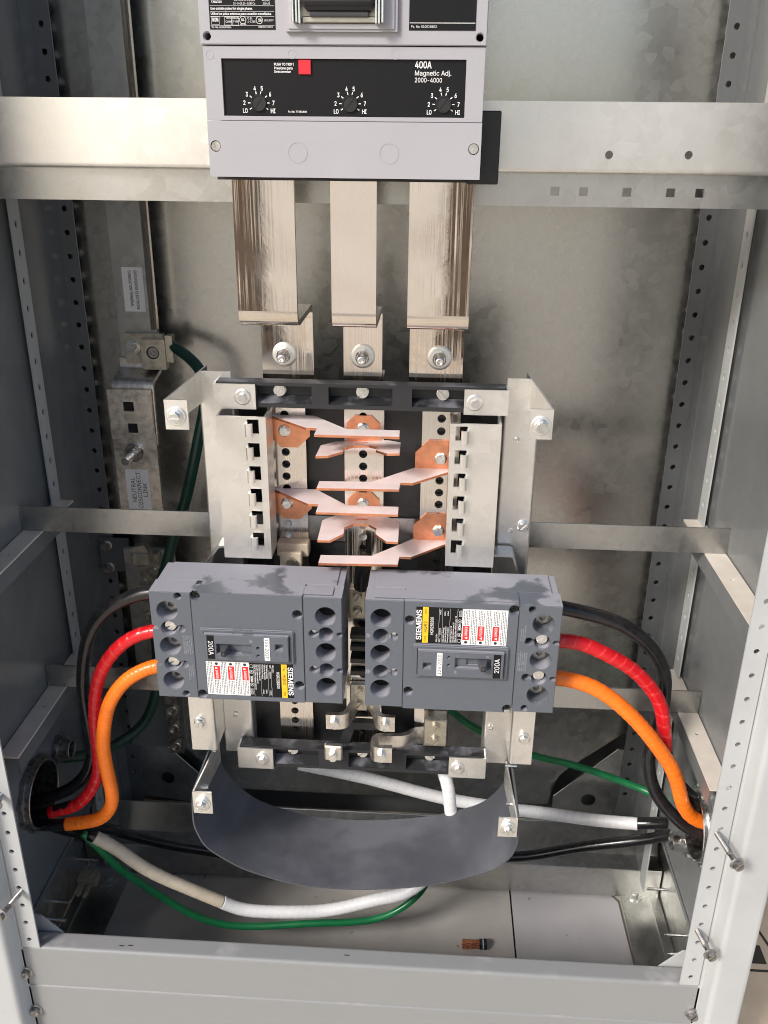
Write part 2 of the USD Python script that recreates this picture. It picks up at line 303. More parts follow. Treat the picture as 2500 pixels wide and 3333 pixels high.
# ------------------------------------------------------------------ ground
XC = -61.5
WL, WR = -422.0, 299.0                  # inner faces of the side walls
YF, YR, YB = 650.0, 1000.0, 1018.0      # front posts, rear post flanges, back panel
g = sbox(-60000, -60000, 60000, 60000)
ground = obj('ground', prism(g, 'z', -1010, -954), M['ground']); tag(ground, 'beige concrete ground around the cabinet', None, kind='structure')
fl = thing('floor', 'grey floor slabs under the open bottom of the cabinet', None, (0, 850, -950), kind='structure')
jx = 127.0
for x0, x1, y0, y1, mm in ((-700, jx-1.2, 655, 937, 'tile_brown'), (jx+1.2, 268, 655, 937, 'tile')):
    poly = sbox(x0, y0, x1, y1)
    if x1 > 200: poly = Polygon([(x0, y0), (x1+7, y0), (x1+3, y1-24), (x1-10, y1-6), (x1-26, y1-2), (x0, y1)])
    obj('floor_tile', prism(poly, 'z', -953.5, -949), M[mm], fl)
obj('floor_bed', box(-700, 560, 937.6, 1100, -953.8, -951), M['rubble'], fl)
obj('tile_joint', box(jx-1.2, jx+1.2, 655, 937, -953.6, -952), M['void'], fl)

# ------------------------------------------------------------------ cabinet
cab = thing('switchboard_cabinet', 'tall open grey steel switchboard cabinet with perforated corner posts, holding everything else', 'cabinet', (XC, YF, -950))
TOP = 1250.0
corner = [(WL-2, TOP), (WL-2, -745), (-408, -752), (-330, -832), (-316, -858), (-312, -878), (183, -880), (188, -850), (194, -830), (206, -815), (284, -745), (WR+2, -720), (WR+2, TOP)]
obj('back_panel', prism(Polygon(corner).buffer(-4).buffer(4), 'y', YB, YB+2), M['galv_back'], cab)
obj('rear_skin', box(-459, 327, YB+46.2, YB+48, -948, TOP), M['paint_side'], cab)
for s, xw in ((-1, WL), (1, WR)):
    a, b = sorted((xw, xw + s*2.0))
    # side wall with the round knock-out the cables pass through
    wall = sbox(640, -800, YB+46, TOP)
    yc, zc = (752.0, -668.0) if s < 0 else (752.0, -668.0)
    wall = wall.difference(circ(yc, zc, 38, 40))
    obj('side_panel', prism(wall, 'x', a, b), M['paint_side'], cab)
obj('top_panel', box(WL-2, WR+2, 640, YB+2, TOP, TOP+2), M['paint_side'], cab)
def holes(poly, pts, r):
    return poly.difference(unary_union([circ(x, z, r, 12) for x, z in pts]))
PITCHZ = 25.4
for s in (-1, 1):
    X = lambda d: XC + s * d             # d = distance from the cabinet's middle
    xs = lambda a, b: tuple(sorted((X(a), X(b))))
    # front post: perforated flange, a step forward, a front face and a return
    zs = np.arange(-770, 600, 23.6)
    a, b = xs(327.5, 346.5)
    fp = obj('front_post', prism(holes(sbox(a, -781, b, TOP-1), [((a+b)/2, z) for z in zs], 2.6), 'y', YF, YF+2), M['paint'], cab)
    path = rbend([(X(346.0), YF+1), (X(349.5), YF+1), (X(353.5), YF-17), (X(384), YF-17), (X(384), YF+46), (X(362.8), YF+46)], 4)
    obj('post_channel', prism(LineString(path).buffer(1.0, cap_style='flat', join_style='round', quad_segs=4), 'z', -949, TOP-1), M['paint'], fp)
    # small stiffening tab between the post and the base
    obj('corner_tab', prism([(X(352), -762), (X(334), -762), (X(329), -767), (X(312), -786), (X(352), -786)], 'y', YF+23, YF+25), M['paint'], cab)
    # rear post
    zs = np.arange(-840, 620, PITCHZ)
    a, b = xs(337, 356)
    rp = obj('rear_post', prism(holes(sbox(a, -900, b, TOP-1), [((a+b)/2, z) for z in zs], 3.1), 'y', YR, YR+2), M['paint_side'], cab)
    a, b = xs(355.3, 357.3); obj('post_fold', box(a, b, 972, YR+1.9, -900, TOP-1), M['paint_side'], rp)
    a, b = xs(357.3, 360.4); obj('post_face', box(a, b, 905, 972, -900, TOP-1), M['paint_side'], rp)
    zs2 = np.arange(-800, 620, 27.5)
    a, b = xs(354, 355.6); strip = sbox(884, -900, 906, TOP-1).difference(unary_union([affinity.scale(circ(895, z, 3.0, 12), 1, 1.2) for z in zs2]))
    obj('side_flange', prism(strip, 'x', a, b), M['paint'], rp)
    # base frame: flat side flange just above the floor, and its upright side
    if s > 0: poly, xo = Polygon([(272.6, 655), (276.5, 1012), (326, 1012), (326, 655)]), 327.0
    else: poly, xo = Polygon([(-399, 655), (-397, 1012), (-458, 1012), (-458, 655)]), -459.0
    xw = WL if s < 0 else WR
    bf = obj('base_flange', prism(poly, 'z', -947, -945), M['galv'], cab)
    obj('base_side', [box(xo, xo+s*2, 652, YB+46, -947, -790), box(min(xw, xo), max(xw, xo), 700, YB+46, -792, -790.2)], M['galv'], cab)
    obj('base_rib', box(xo-s*14, xo-s*2, 672, 1000, -944.9, -941), M['galv'], bf)
    for k, (yy, zz) in enumerate(((795, -905), (812, -893), (905, -915), (930, -905))):
        obj('stud', cyl((xo, yy, zz), (xo-s*24, yy, zz), 2.0, 10), M['zinc'], bf)
    # corner plate at the foot of the rear post
    if s > 0: pts = [(268, -768), (187, -853), (187, -885), (280, -885), (280, -768)]
    else: pts = [(-384, -768), (-316, -842), (-330, -893), (-400, -885), (-400, -768)]
    hx, hz, hr = (236, -856, 10) if s > 0 else (-361, -852, 9.5)
    obj('corner_plate', prism(Polygon(pts).difference(circ(hx, hz, hr)), 'y', 1003.0, 1005.0), M['galv'], cab)
# rear base angle
rb = obj('rear_base', bent([(1012, -904), (1012, -896), (1008, -896), (960, -864), (952, -900), (921, -900), (921, -946)] if False else [(1011, -905), (961, -860), (948, -900), (921, -900), (921, -946)], 2.2, 'x', -457, 325), M['galv'], cab)
for x in (-250, 95, 148, 200, 240):
    yy = 975; zz = -872
    obj('stud', cyl((x, yy-4, zz-3), (x, yy-4, zz+17), 1.9, 10), M['zinc'], rb)
# base covers across the front
c1 = obj('base_cover', bent(rbend([(YF+21, -790), (YF+21, -782), (YF+1, -782), (YF+1, -835)], 3), 2.0, 'x', -413.5, 290.5), M['paint_scuffed'], cab)
c2 = obj('base_cover', bent(rbend([(YF+14, -837.5), (YF+1, -837.5), (YF+1, -946)], 2), 2.0, 'x', -413, 290), M['paint_scuffed'], cab)
for c, q in ((c1, (-408.5, YF, -817.5)), (c1, (283.5, YF, -821)), (c2, (-406, YF, -873.5)), (c2, (283, YF, -876))):
    obj('screw', [m for n, m in hex_head(q, (0, -1, 0), 5.2, 5, .4, True, 0, flange=7.2)], M['steel_dark'], c)
obj('sticker', box(-348, -316, 988.5, 989.0, -190, -140), M['white'], cab) if False else None

# long screws standing in the perforated posts
def long_screw(name, label, tip, head):
    tip, head = np.asarray(tip, float), np.asarray(head, float); d = (head - tip); L = np.linalg.norm(d); d /= L
    t = thing(name, label, 'screw', tip)
    prof = [(0, 0)]
    for k in range(int(L * .72 / 1.5)): prof += [(2.4, k*1.5), (3.0, k*1.5 + .75)]
    prof += [(2.6, L*.72 + 1), (2.6, L), (0, L)]
    obj('shank', place(lathe(prof, 14), tip, d), M['steel_dark'], t, smooth=False)
    obj('head', [m for n, m in hex_head(head, d, 4.8, 4.5, .2, True, 0, flange=6.6)], M['steel_dark'], t)
long_screw('post_screw', 'long hex screw sticking out of the right front post, upper of the two', (272.5, 652, -586), (281, 617, -589))
long_screw('post_screw', 'long hex screw sticking out of the right front post, just above the base cover', (272.5, 652, -707), (278, 625, -708.5))
long_screw('post_screw', 'long hex screw sticking out of the left front post above the base cover', (-396, 652, -704), (-402.5, 620, -703))
long_screw('post_screw', 'dark screw at the left edge of the picture, high in the left front post', (-397, 652, -583), (-397, 637, -582))

# ------------------------------------------------------------------ side bars and straps
YS = 820.0
for z, nm in ((-383.0, 'upper'), (-574.5, 'lower')):
    for s, x0, x1, y0, y1 in ((-1, -420.5, -400.5, 655 if nm == 'upper' else 696, 905), (1, 277.5, 298.0, 655 if nm == 'upper' else 696, 905)):
        side = 'left' if s < 0 else 'right'
        t = thing('side_bar', f'{nm} pale flat bar running front to back along the {side} cabinet wall', 'support bar', ((x0+x1)/2, 780, z))
        obj('flange', prism(sbox(x0, y0, x1, y1).difference(circ((x0+x1)/2, (y0+y1)/2 - 18, 2.2, 12)), 'z', z-2, z), M['cream'], t)
        a, b = (x1-2, x1) if s < 0 else (x0, x0+2)
        obj('web', box(a, b, y0+.2, y1-.2, z-20, z-2.2), M['paint_side'], t)
    t = thing('cross_strap', f'{nm} grey steel strap across the cabinet behind the breakers', 'strap', (XC, YS, z))
    obj('strap', bent(rbend([(YS, z+27.5), (YS, z+.2)], 1), 2.0, 'x', -423 if nm == 'upper' else -420.5, 300 if nm == 'upper' else 298.0), M['strap'], t)
    obj('lower_flange', box(-398, 276, YS+1, YS+16, z+.4, z+2.2), M['strap'], t)

# ------------------------------------------------------------------ channel the main breaker is mounted on
ch = thing('mounting_channel', 'wide galvanised channel across the cabinet behind the main breaker', 'channel', (XC, 760, -15))
pl = sbox(WL, -20, WR, 24.5).difference(unary_union([circ(132.5, -13.5, 3.2), circ(194, -13.0, 3.2)]))
obj('face', prism(pl, 'y', 760, 762), M['galv_bright'], ch)
obj('bend', bent(rbend([(761, -20), (761, -26.5), (767, -27), (771, -27)], 5, 8), 2.0, 'x', WL, WR), M['galv_bright'], ch)
lo = sbox(WL, -53.0, WR, -27).difference(unary_union([sbox(x-3.5, -44.8, x+3.5, -38.0) for x in (93.7, 116.6, 151.2, 186, 209)]))
obj('lower_flange', prism(lo, 'y', 769.5, 771.5), M['galv'], ch)
obj('top_flange', box(WL, WR, 762.2, 800, 22.4, 24.4), M['galv'], ch)
R_, U_ = (1, 0, 0), (0, 0, 1)
# ------------------------------------------------------------------ main breaker
mb = thing('main_breaker', 'large pale grey main breaker with a black dial panel, at the top of the cabinet', 'breaker', (-66.5, 700, 50))
F = 658.0
BLX, BRX = -161.5, 28.5
body = sbox(BLX, 53.6, BRX, 235).difference(unary_union([circ(-158.0+1.5, 58.6, 2.4, 16), circ(23.8, 58.5, 2.4, 16)]))
obj('upper_case', [prism(body.buffer(-.6), 'y', F-.8, F), prism(body, 'y', F, F+45), box(BLX+1, BRX-1, F+45, 756, 54, 234)], M['lilac'], mb)
tb = sbox(BLX+1.2, 7.8, BRX-.8, 53.0); win = sbox(-148.5, 10.5, 15.6, 45.7)
obj('trip_unit', [prism(tb.difference(win), 'y', F+.8, F+14), box(BLX+1.2, BRX-.8, F+14, 756, 8, 53)], M['lilac'], mb)
obj('dial_panel', box(-148.3, 15.4, F+2.6, F+13.8, 10.7, 45.5), M['label_black'], mb)
pc = obj('terminal_cover', [prism(sbox(-160.2, -28.6, 27.8, 7.4).difference(unary_union([circ(-155.3, -8.8, 3.7, 20), circ(22.8, -9.0, 3.7, 20)])), 'y', F-.6, F+12), box(-160.2, 27.8, F+12, 745, -28.4, 7.2)], M['lilac'], mb)
for x in (-98.1, -34.9):
    obj('knockout', ring((x, F-.65, -12.5), (0, -1, 0), 6.3, 6.75, .12, 40, .02), M['grey_print'], pc)
for x, r in ((-155.3, .5), (22.8, .1)):
    obj('screw', pan_head((x, F+2.2, -8.9), (0, -1, 0), 3.3, 2.6, r), M['zinc'], pc)
for x, z, in ((-155.9, 47.6), (-100.5, 48.2), (-31.5, 48.2)):
    obj('ejector_mark', ring((x, F+.75, z), (0, -1, 0), 2.6, 2.8, .1, 28, .02), M['lilac'], mb)
FP = F + 2.5
obj('push_button', box(-96.3, -88.2, F+1.0, F+2.6, 36.4, 45.0, .2), M['red_push'], mb)
tx = [text('PUSH TO TRIP /', 1.55, (-113.2, FP, 41.6), R_, U_, 13.6, True), text('Presione para', 1.4, (-113.2, FP, 39.4), R_, U_, 12.6, True), text('Desconectar', 1.4, (-113.2, FP, 37.3), R_, U_, 11.5, True),
      text('400A', 4.1, (-18.7, FP, 40.6), R_, U_, 11.3, True), text('Magnetic Adj.', 2.9, (-18.7, FP, 36.2), R_, U_, 24.5), text('2000-4000', 2.7, (-18.6, FP, 32.1), R_, U_, 18.4), text('Pc. No. 77481A00', 1.1, (-104.6, FP, 12.9), R_, U_, 13.0, True)]
obj('lettering', tx, M['white'], mb, smooth=False)
for cx in (-124.5, -62.0, 1.3):
    cz = 18.6
    d = obj('dial', [lathe_m for lathe_m in (place(lathe([(0, 0), (5.4, 0), (5.1, 1.6), (4.6, 1.6), (4.4, 1.0), (0, 1.0)], 36), (cx, FP+.1, cz), (0, -1, 0)),)], M['black'], mb)
    obj('slot', place(box(-.45, .45, -4.1, 4.1, 1.0, 1.15), (cx, FP+.1, cz), (0, -1, 0), math.radians(-38)), M['void'], d)
    ms = []
    for k, s in enumerate(('LO', '2', '3', '4', '5', '6', '7', 'HI')):
        a = math.radians(218 - k * 36.6) if k < 4 else math.radians(218 - k * 36.6)
        a = math.radians((212, 179, 143, 104, 76, 38, 1, -32)[k])
        ca, sa = math.cos(a), math.sin(a); w = 1.7 * len(s)
        rr = 10.0 if len(s) == 1 else 10.6
        ms.append(text(s, 2.7, (cx + ca*rr - w/2 + (-.6 if k == 0 else .6 if k == 7 else 0), FP, cz + sa*(9.4 if k in (3, 4) else 9) - 1.35), R_, U_, w, True))
        tick = sbox(5.7, -.3, 7.4, .3); tick = affinity.translate(affinity.rotate(tick, math.degrees(a), origin=(0, 0)), cx, cz)
        ms.append(prism(tick, 'y', FP-.12, FP))
    obj('dial_scale', ms, M['white'], mb, smooth=False)
# printed labels
lf = obj('rating_label', box(-154.2, -110.6, F-1.1, F-.85, 62.5, 130), M['label_black'], mb)
L0 = F - 1.1
ms = [text('TABJ320', 1.2, (-152.5, L0, 77.9), R_, U_, 7, True), text('2/0-6 [67,4-13,3]Cu', 1.15, (-137.5, L0, 79.0), R_, U_, 14), text('10-14 [5,26-2,08] Cu', 1.15, (-138, L0, 77.0), R_, U_, 14.5), text('42[4,8]', 1.1, (-119, L0, 79.0), R_, U_, 5), text('35[4,0]', 1.1, (-118.5, L0, 77.0), R_, U_, 4.8),
      text('Use outside poles for single phase.', 1.35, (-153.3, L0, 74.0), R_, U_, 28, True), text('Utilice los polos externos para conexión monofásica', 1.35, (-153.2, L0, 71.0), R_, U_, 40, True),
      text('NOM', 2.2, (-152.4, L0, 67.1), R_, U_, 4.0, True), text('TIPO HACR', 1.2, (-143.6, L0, 68.6), R_, U_, 8.8), text('CAAR TYPE', 1.2, (-143.6, L0, 66.5), R_, U_, 8.8), text('UL', 1.5, (-133.2, L0, 67.5), R_, U_, 2.2, True), text('LISTED', .7, (-134, L0, 65.2), R_, U_, 4, True),
      text('C.B.', 1.2, (-129, L0, 68.5), R_, U_, 3.2), text('J-1366', 1.2, (-129, L0, 66.6), R_, U_, 5.2), text('SA', 1.6, (-121.9, L0, 67.2), R_, U_, 2.4, True), text('LR 13077', 1.0, (-118, L0, 67.4), R_, U_, 6.2), text('Pc. No. 810037B04', 1.1, (-153, L0, 63.3), R_, U_, 13), text('OM/345 2019', 1.1, (-122, L0, 63.5), R_, U_, 9.5)]
for z in (76.2, 72.9, 70.2, 65.0 - .2): ms.append(box(-153.6, -111.2, L0-.1, L0, z-.08, z+.08))
for x0, x1, z0, z1 in ((-153.1, -147.6, 65.4, 70), (-144.4, -139.6, 65, 70), (-139.3, -134.8, 65, 70)):
    ms.append(prism(sbox(x0, z0, x1, z1).difference(sbox(x0+.15, z0+.15, x1-.15, z1-.15)), 'y', L0-.1, L0))
for x in (-132.1, -121.2): ms.append(ring((x, L0, 68.0), (0, -1, 0), 2.0, 2.25, .1, 28, .02))
obj('print', ms, M['white'], lf, smooth=False)
lr = obj('blank_label', box(-22.8, 20.6, F-1.1, F-.85, 62.4, 130), M['label_black'], mb)
obj('print', [text('Pc. No. 810018B02', 1.35, (-21.5, L0, 64.0), R_, U_, 16.8), box(-22.4, 20.2, L0-.1, L0, 66.6, 66.9)], M['white'], lr, smooth=False)
# handle recess with its metal mechanism
hb = obj('handle_surround', [prism(sbox(-103.5, 61.3, -30.2, 140).difference(sbox(-96, 65.6, -40.5, 141)), 'y', F-4, F), prism(sbox(-101.5, 62.8, -32.2, 140).difference(sbox(-96, 65.6, -40.5, 141)), 'y', F-5, F-4)], M['lilac'], mb)
obj('recess_plate', box(-95.8, -40.7, F-1.5, F-.9, 65.7, 140), M['alu'], hb)
obj('recess_step', box(-92, -44, F-7, F-1.6, 66.2, 69.8, .5), M['alu'], hb)
for x in (-97.5, -95.2, -93.2, -43.8, -41.8, -39.6):
    obj('spring_plate', box(x-.7, x+.7, F-12, F-1, 65.2 if abs(x+68) < 27 else 65.9, 110, .3), M['zinc'], hb)
hd = obj('handle', [box(-90.5, -45.8, F-14, F-2, 72.6, 100, 2.0), box(-91.5, -44.8, F-17, F-9, 75, 100, 2.0)], M['black'], mb)
obj('pin', cyl((-86.5, F-9, 71), (-49, F-9, 71), 1.9, 16), M['brk_dark'], hd)
obj('side_barrier', [box(20, 42.5, 688, 706, -33, 15.8, .8), box(-163, 40, 690, 740, -32, -28.8)], M['black'], mb)

# ------------------------------------------------------------------ bars that feed the branch bus
def feed_bar(label, x0, x1, yf, yb, zb, mt, foot):
    t = thing('feed_bar', label, 'busbar', ((x0+x1)/2, yf, -100), None)
    prof = rbend([(yf+1.6, -30), (yf+1.6, zb), (yb, zb), (yb, -226)], 11, 10)
    obj('bar', bent(prof, 4.8, 'x', x0, x1), M[mt], t)
    if foot: obj('shoulder', box(foot[0], foot[1], yf-.8, yf+4, -36, -29.5), M[mt], t)
    xb, zb2, col = (x0+x1)/2 + (0 if 'middle' in label else -3 if 'left' in label else 3), -189.0, M['washer']
    b = obj('washer', place(lathe([(0, 0), (11.3, 0), (11.3, 1.3), (10.4, 2.0), (8.6, 2.4), (0, 2.4)], 40), (xb, yb-2.4, zb2), (0, -1, 0)), col, t)
    nut = trimesh.util.concatenate([place(prism(Polygon([(7.2*math.cos(a), 7.2*math.sin(a)) for a in np.arange(6)*math.pi/3]), 'z', 2.2, 7.5), (xb, yb-2.4, zb2), (0, -1, 0), .25), place(lathe([(0, 7.5), (6.3, 7.5), (5.2, 8.6), (0, 8.6)], 24), (xb, yb-2.4, zb2), (0, -1, 0))])
    obj('nut', nut, M['zinc'], t)
    prof = [(0, 7)]
    for k in range(9): prof += [(3.6, 7 + k*1.25), (4.2, 7 + k*1.25 + .62)]
    prof += [(3.6, 18.6), (2.4, 19), (1.2, 18.2), (0, 18.0)]
    obj('stud', place(lathe(prof, 18), (xb, yb-2.4, zb2), (0, -1, 0)), M['zinc'], t, smooth=20)
    return t
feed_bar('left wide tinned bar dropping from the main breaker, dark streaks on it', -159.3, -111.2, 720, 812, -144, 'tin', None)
feed_bar('narrow middle tinned bar dropping from the main breaker', -83.2, -47.4, 720, 812, -144.5, 'tin_plain', None)
feed_bar('right wide tinned bar dropping from the main breaker, brown reflections tinted into its face', -22.2, 27.2, 720, 812, -145, 'tin', None)

# ------------------------------------------------------------------ panel interior the branch breakers sit on
ch2 = thing('bus_chassis', 'galvanised bus chassis with hooked covers in the middle of the cabinet', 'bus chassis', (-64, 810, -420))
BY = 813.0
for x0, x1, z0, z1 in ((-157.5, -120.9, -632, -204), (-83.4, -45.2, -632, -204), (-8.7, 27.5, -632, -204)):
    xm = (x0+x1)/2; hx = {0: -141.0, 1: -65.3, 2: 9.6}[0 if x0 < -100 else 1 if x0 < -20 else 2]
    poly = sbox(x0, z0, x1, z1).difference(unary_union([circ(hx, z, 4.1, 16) for z in np.arange(-248.3, -625, -12.62)]))
    obj('bus_strip', prism(poly, 'y', BY, BY+6.3), M['tin_bus'], ch2)
obj('insulating_back', prism([(-200, -640), (29, -640), (29, -505), (66, -505), (66, -236), (-200, -236)], 'y', BY+9, BY+12), M['black'], ch2)
for s, x0, x1 in ((-1, -219, -188), (1, 68.5, 99.5)):
    rl = obj('rail', bent(rbend([(x0, 830), (x0, 804), (x1, 804), (x1, 830)], 2), 2.0, 'z', -640, -226), M['galv_bright'], ch2)
    for z in ((-264, -357) if s > 0 else (-250, -355)):
        obj('rivet', place(lathe([(0, 0), (3.0, 0), (2.6, 1.6), (1.2, 1.9), (0, 1.0)], 18), (x1-12 if s < 0 else x0+12, 803, z), (0, -1, 0)), M['zinc'], rl)
    # cover with hooks for the breakers
    if s < 0: a, b, z0, z1, hx0 = -197.2, -151, -381.5, -238.2, -163
    else: a, b, z0, z1, hx0 = 17.3, 63.4, -382.6, -239.6, 27.5
    hz = [z0 + 18 + i*((z1 - z0 - 30)/5) for i in range(6)]
    win = [sbox(hx0-5.4, z-4.0, hx0+5.4, z+9.5) for z in hz]
    pr = prism(sbox(a, z0, b, z1).difference(unary_union(win)), 'y', 770, 772)
    cv = obj('hooked_cover', [pr, box(a+.1, a+2.1, 772.1, 802.5, z0, z1), box(b-2.1, b-.1, 772.1, 802.5, z0, z1)], M['galv_bright'], ch2)
    for z in hz:
        if s < 0: prof = rbend([(hx0-5.6, 770.8), (hx0-5.6, 764), (hx0-.5, 764), (hx0-.5, 766)], 2.2)
        else: prof = rbend([(hx0+5.6, 770.8), (hx0+5.6, 764), (hx0+.5, 764), (hx0+.5, 766)], 2.2)
        obj('hook', prism(LineString(prof).buffer(1.1, cap_style='flat'), 'z', z-5.2, z+6.8), M['galv_bright'], cv)
    # bracket with a forward tab and a clear-washered screw, top and bottom
    for zt, zb, tb_ in ((-203.5, -229, 'top'), (-610.5 if s < 0 else -624.5, -637 if s < 0 else -648, 'bottom')):
        xi, xo = (-217, -221.5) if s < 0 else (89.5, 98.6)
        if tb_ == 'bottom': xi, xo = (-226, -228.5) if s < 0 else (94, 98.3)
        tabx = (xo, xo+19.5) if s < 0 else (xo-19, xo)
        Z0 = [(822, zt-1), (822, zt-31), (800, zt-31), (701, zb), (701, zt)] if tb_ == 'top' else [(800, zt-10), (800, zt-42), (701, zb), (701, zt)]
        br = prism(Polygon(Z0), 'x', 0, 1.6); v = br.vertices
        f = (822 - v[:, 1]) / 121.0; br.vertices[:, 0] += xi + (xo - xi) * f - (1.6 if s > 0 else 0)
        bo = obj('bracket', [br, box(*tabx, 699.2, 701, zb, zt)] + ([prism(sbox(min(xi, x1 if s < 0 else x0), zt-32, max(xi, x1 if s < 0 else x0), zt-1), 'y', 800.6, 802.4)] if tb_ == 'top' else []), M['galv_bright'], ch2)
        q = (sum(tabx)/2, 699.1, (zt+zb)/2 - 1)
        obj('washer', place(lathe([(0, 0), (8.2, 0), (8.2, .9), (7.6, 1.3), (0, 1.3)], 36), q, (0, -1, 0)), M['washer'], bo)
        obj('screw', [m for n, m in hex_head((q[0], q[1]-1.3, q[2]), (0, -1, 0), 4.6, 5.2, .4 + s, True, 0, flange=6.2)], M['zinc'], bo)
# foot plates either side at the bottom
for s in (-1, 1):
    if s < 0: prof, mt, q = [(-219.5, 803), (-219.5, 766), (-245, 766)], 'galv_bright', (-234.5, 764.9, -574)
    else: prof, mt, q = [(93.5, 803), (93.5, 766), (116, 766)], 'galv_bright', (106.5, 764.9, -576.5)
    ft = obj('foot_channel', bent(rbend(prof, 3), 2.0, 'z', -610, -470), M[mt], ch2)
    obj('screw', [m for n, m in hex_head(q, (0, -1, 0), 4.6, 4.6, .8, True, 0, flange=6.4)], M['zinc'], ft)
    bl = obj('bend_plate', prism([(-215+133*(s > 0)*2.3, -383), (-188+133*(s > 0)*2, -383), (-188+133*(s > 0)*2, -372), (-206+133*(s > 0)*2.12, -372)], 'y', 776, 801), M['galv'], ch2) if False else None
    xa = -206 if s < 0 else 66
    obj('bend_plate', bent(rbend([(-224, -402), (-205, -374), (-184, -374)] if s < 0 else [(62, -374), (83, -374), (91, -402)], 3), 2.0, 'y', 778, 800), M['galv'], ch2)
obj('bolt', [m for n, m in hex_head((92.5, 803, -352), (0, -1, 0), 4.4, 4.5, .2, True, 0, flange=6.2)], M['zinc'], ch2)
for x, z in ((74.5, -592), (-205, -589)): obj('rivet', place(lathe([(0, 0), (3.2, 0), (2.8, 2), (1.3, 2.4), (0, 1.4)], 18), (x, 803, z), (0, -1, 0)), M['zinc'], ch2)
# insulating supports above and below, each a black moulding with three pockets and steel end clips
def support(zt, zb, name, slots):
    X0, X1 = (-201, 69) if zt > -400 else (-201, 70.5)
    f = sbox(X0+2.2, zb, X1-2.2, zt-1.2).difference(unary_union([sbox(a, zb+4.0, b, zt-2.6) for a, b in slots]))
    parts = [prism(f, 'y', 786, 797), box(X0+2.4, X1-2.4, 786, 801, zt-1.2, zt+.4), box(X0+2.4, X1-2.4, 799, 801.5, zb+.4, zt-1.3)]
    # sloping pocket floors
    for a, b in slots: parts.append(prism([(786.6, zb+4.2), (798, zb+9), (798, zb+4.2)], 'x', a, b))
    sp = obj('insulating_support', parts, M['black_matt'], ch2)
    for a, b in slots:
        q = {0: -141.5, 1: -64.5, 2: 9.8}[0 if a < -120 else 1 if a < -50 else 2]
        obj('screw', pan_head((q, 798.8, zt-9), (0, -1, 0), 6.0, 5, 2.4 if a > -50 else .9, False), M['zinc'], sp)
    for a, b in ((X0, X0+39), (X1-40, X1)):
        left = a == X0
        cl = obj('end_clip', [box(a, b, 783.4, 785.2, zb-1.5, zt-1.0), box(a if left else b-1.8, a+1.8 if left else b, 785.3, 801, zb+2, zt-1)], M['galv_bright'], ch2)
        q = (a+27 if left else b-30.5, 783.3, (zt+zb)/2 - 1.5)
        obj('washer', place(lathe([(0, 0), (7.4, 0), (7.4, 1.0), (6.6, 1.5), (0, 1.5)], 32), q, (0, -1, 0)), M['washer'], cl)
        obj('screw', [m for n, m in hex_head((q[0], q[1]-1.4, q[2]), (0, -1, 0), 3.9, 4.4, .1, False)], M['zinc'], cl)
    return sp
support(-210.4, -233.6, 'top', [(-161.6, -110.5), (-95, -36.5), (-18.5, 29)])
sp2 = support(-619, -645, 'bottom', [(-161, -112), (-79, -34), (-16, 31)])
# the lower support carries a raised block and a notch for the neutral jumpers
obj('raised_block', [prism(rbend([(-92, 0), (-87, 12), (-80, 24), (-60, 26), (-28, 26), (-28, 24), (-76, 22), (-81, 0)], 4), 'y', 787, 800)], M['black_matt'], sp2).GetPath() if False else None
bk = prism(Polygon([(-90, -618), (-84, -599), (-78, -590), (-50, -590), (-50, -598), (-74, -599), (-79, -618)]), 'y', 797, 806)
obj('raised_block', bk, M['black_matt'], ch2)

# ------------------------------------------------------------------ copper straps: an octagonal foot on the bus and a flat blade towards the middle
def blade(label, foot, bl, z, tilt=None, slot=None, screw=None, up=False):
    c = Polygon(foot).centroid
    t = thing('copper_strap', label, 'copper strap', (c.x, BY, z))
    obj('foot', prism(Polygon(foot), 'y', BY-2.2, BY-.3), M['copper'], t)
    p = Polygon(bl)
    if slot: p = p.difference(sbox(*slot))
    m = prism(p, 'z', z-1.3, z+1.0); m2 = prism(p.buffer(-.2), 'z', z+1.0, z+1.1)
    for q in (m, m2):
        if tilt: q.vertices[:, 2] += (BY - q.vertices[:, 1]) * tilt[0] + (q.vertices[:, 0] - tilt[2]) * tilt[1]
    bp_ = obj('blade', m, M['copper'], t)
    obj('sky_sheen_face', m2, M['copper_skylit'], bp_)  # thin top skin painted paler, as if lit by the sky
    if screw:
        d = (0, -1, 0); q = (screw[0], BY-2.2, screw[1])
        obj('screw', [m for n, m in hex_head(q, d, 4.6, 4.0, screw[2], True, 0, flange=6.0)], M['zinc'], t)
def octa(x0, x1, z0, z1, c, top=True, bot=True):
    return [(x0, z0+c if bot else z0), (x0+c if bot else x0, z0), (x1-c if bot else x1, z0), (x1, z0+c if bot else z0), (x1, z1-c if top else z1), (x1-c if top else x1, z1), (x0+c if top else x0, z1), (x0, z1-c if top else z1)]
for z, nm, scr in ((-249.6, 'topmost', 1.1), (-325.2, 'fourth from the top', 0)):
    foot = octa(-157, -116.4, z-31, z+1, 12, False, True)
    bl = [(-157, 812.7), (-112, 812.7), (-77.7, 774.3), (-28.5, 774.3), (-28.2, 755.3), (-104.9, 755.3), (-104.7, 774.5), (-115, 774.8)]
    blade(f'{nm} copper strap, foot on the left bus, blade reaching right', foot, bl, z, None, None, (-141, z-14, scr))
bl5 = [(-92, 812.5), (-42, 812.5), (-28.3, 799), (-27.6, 752.6), (-39, 752.8), (-50, 769), (-50, 782), (-58, 791), (-73, 791), (-80.8, 782), (-80.2, 767), (-91.6, 751), (-103.4, 751), (-104.5, 797)]
foot = octa(-80.8, -49, -272.5, -246.8, 8, True, False)
blade('second copper strap from the top, a bent wishbone blade on the middle bus', foot, bl5, -273.5, (.118, .06, -66), (-71.5, 801.5, -60, 804.5), (-65.2, -259.5, .4))
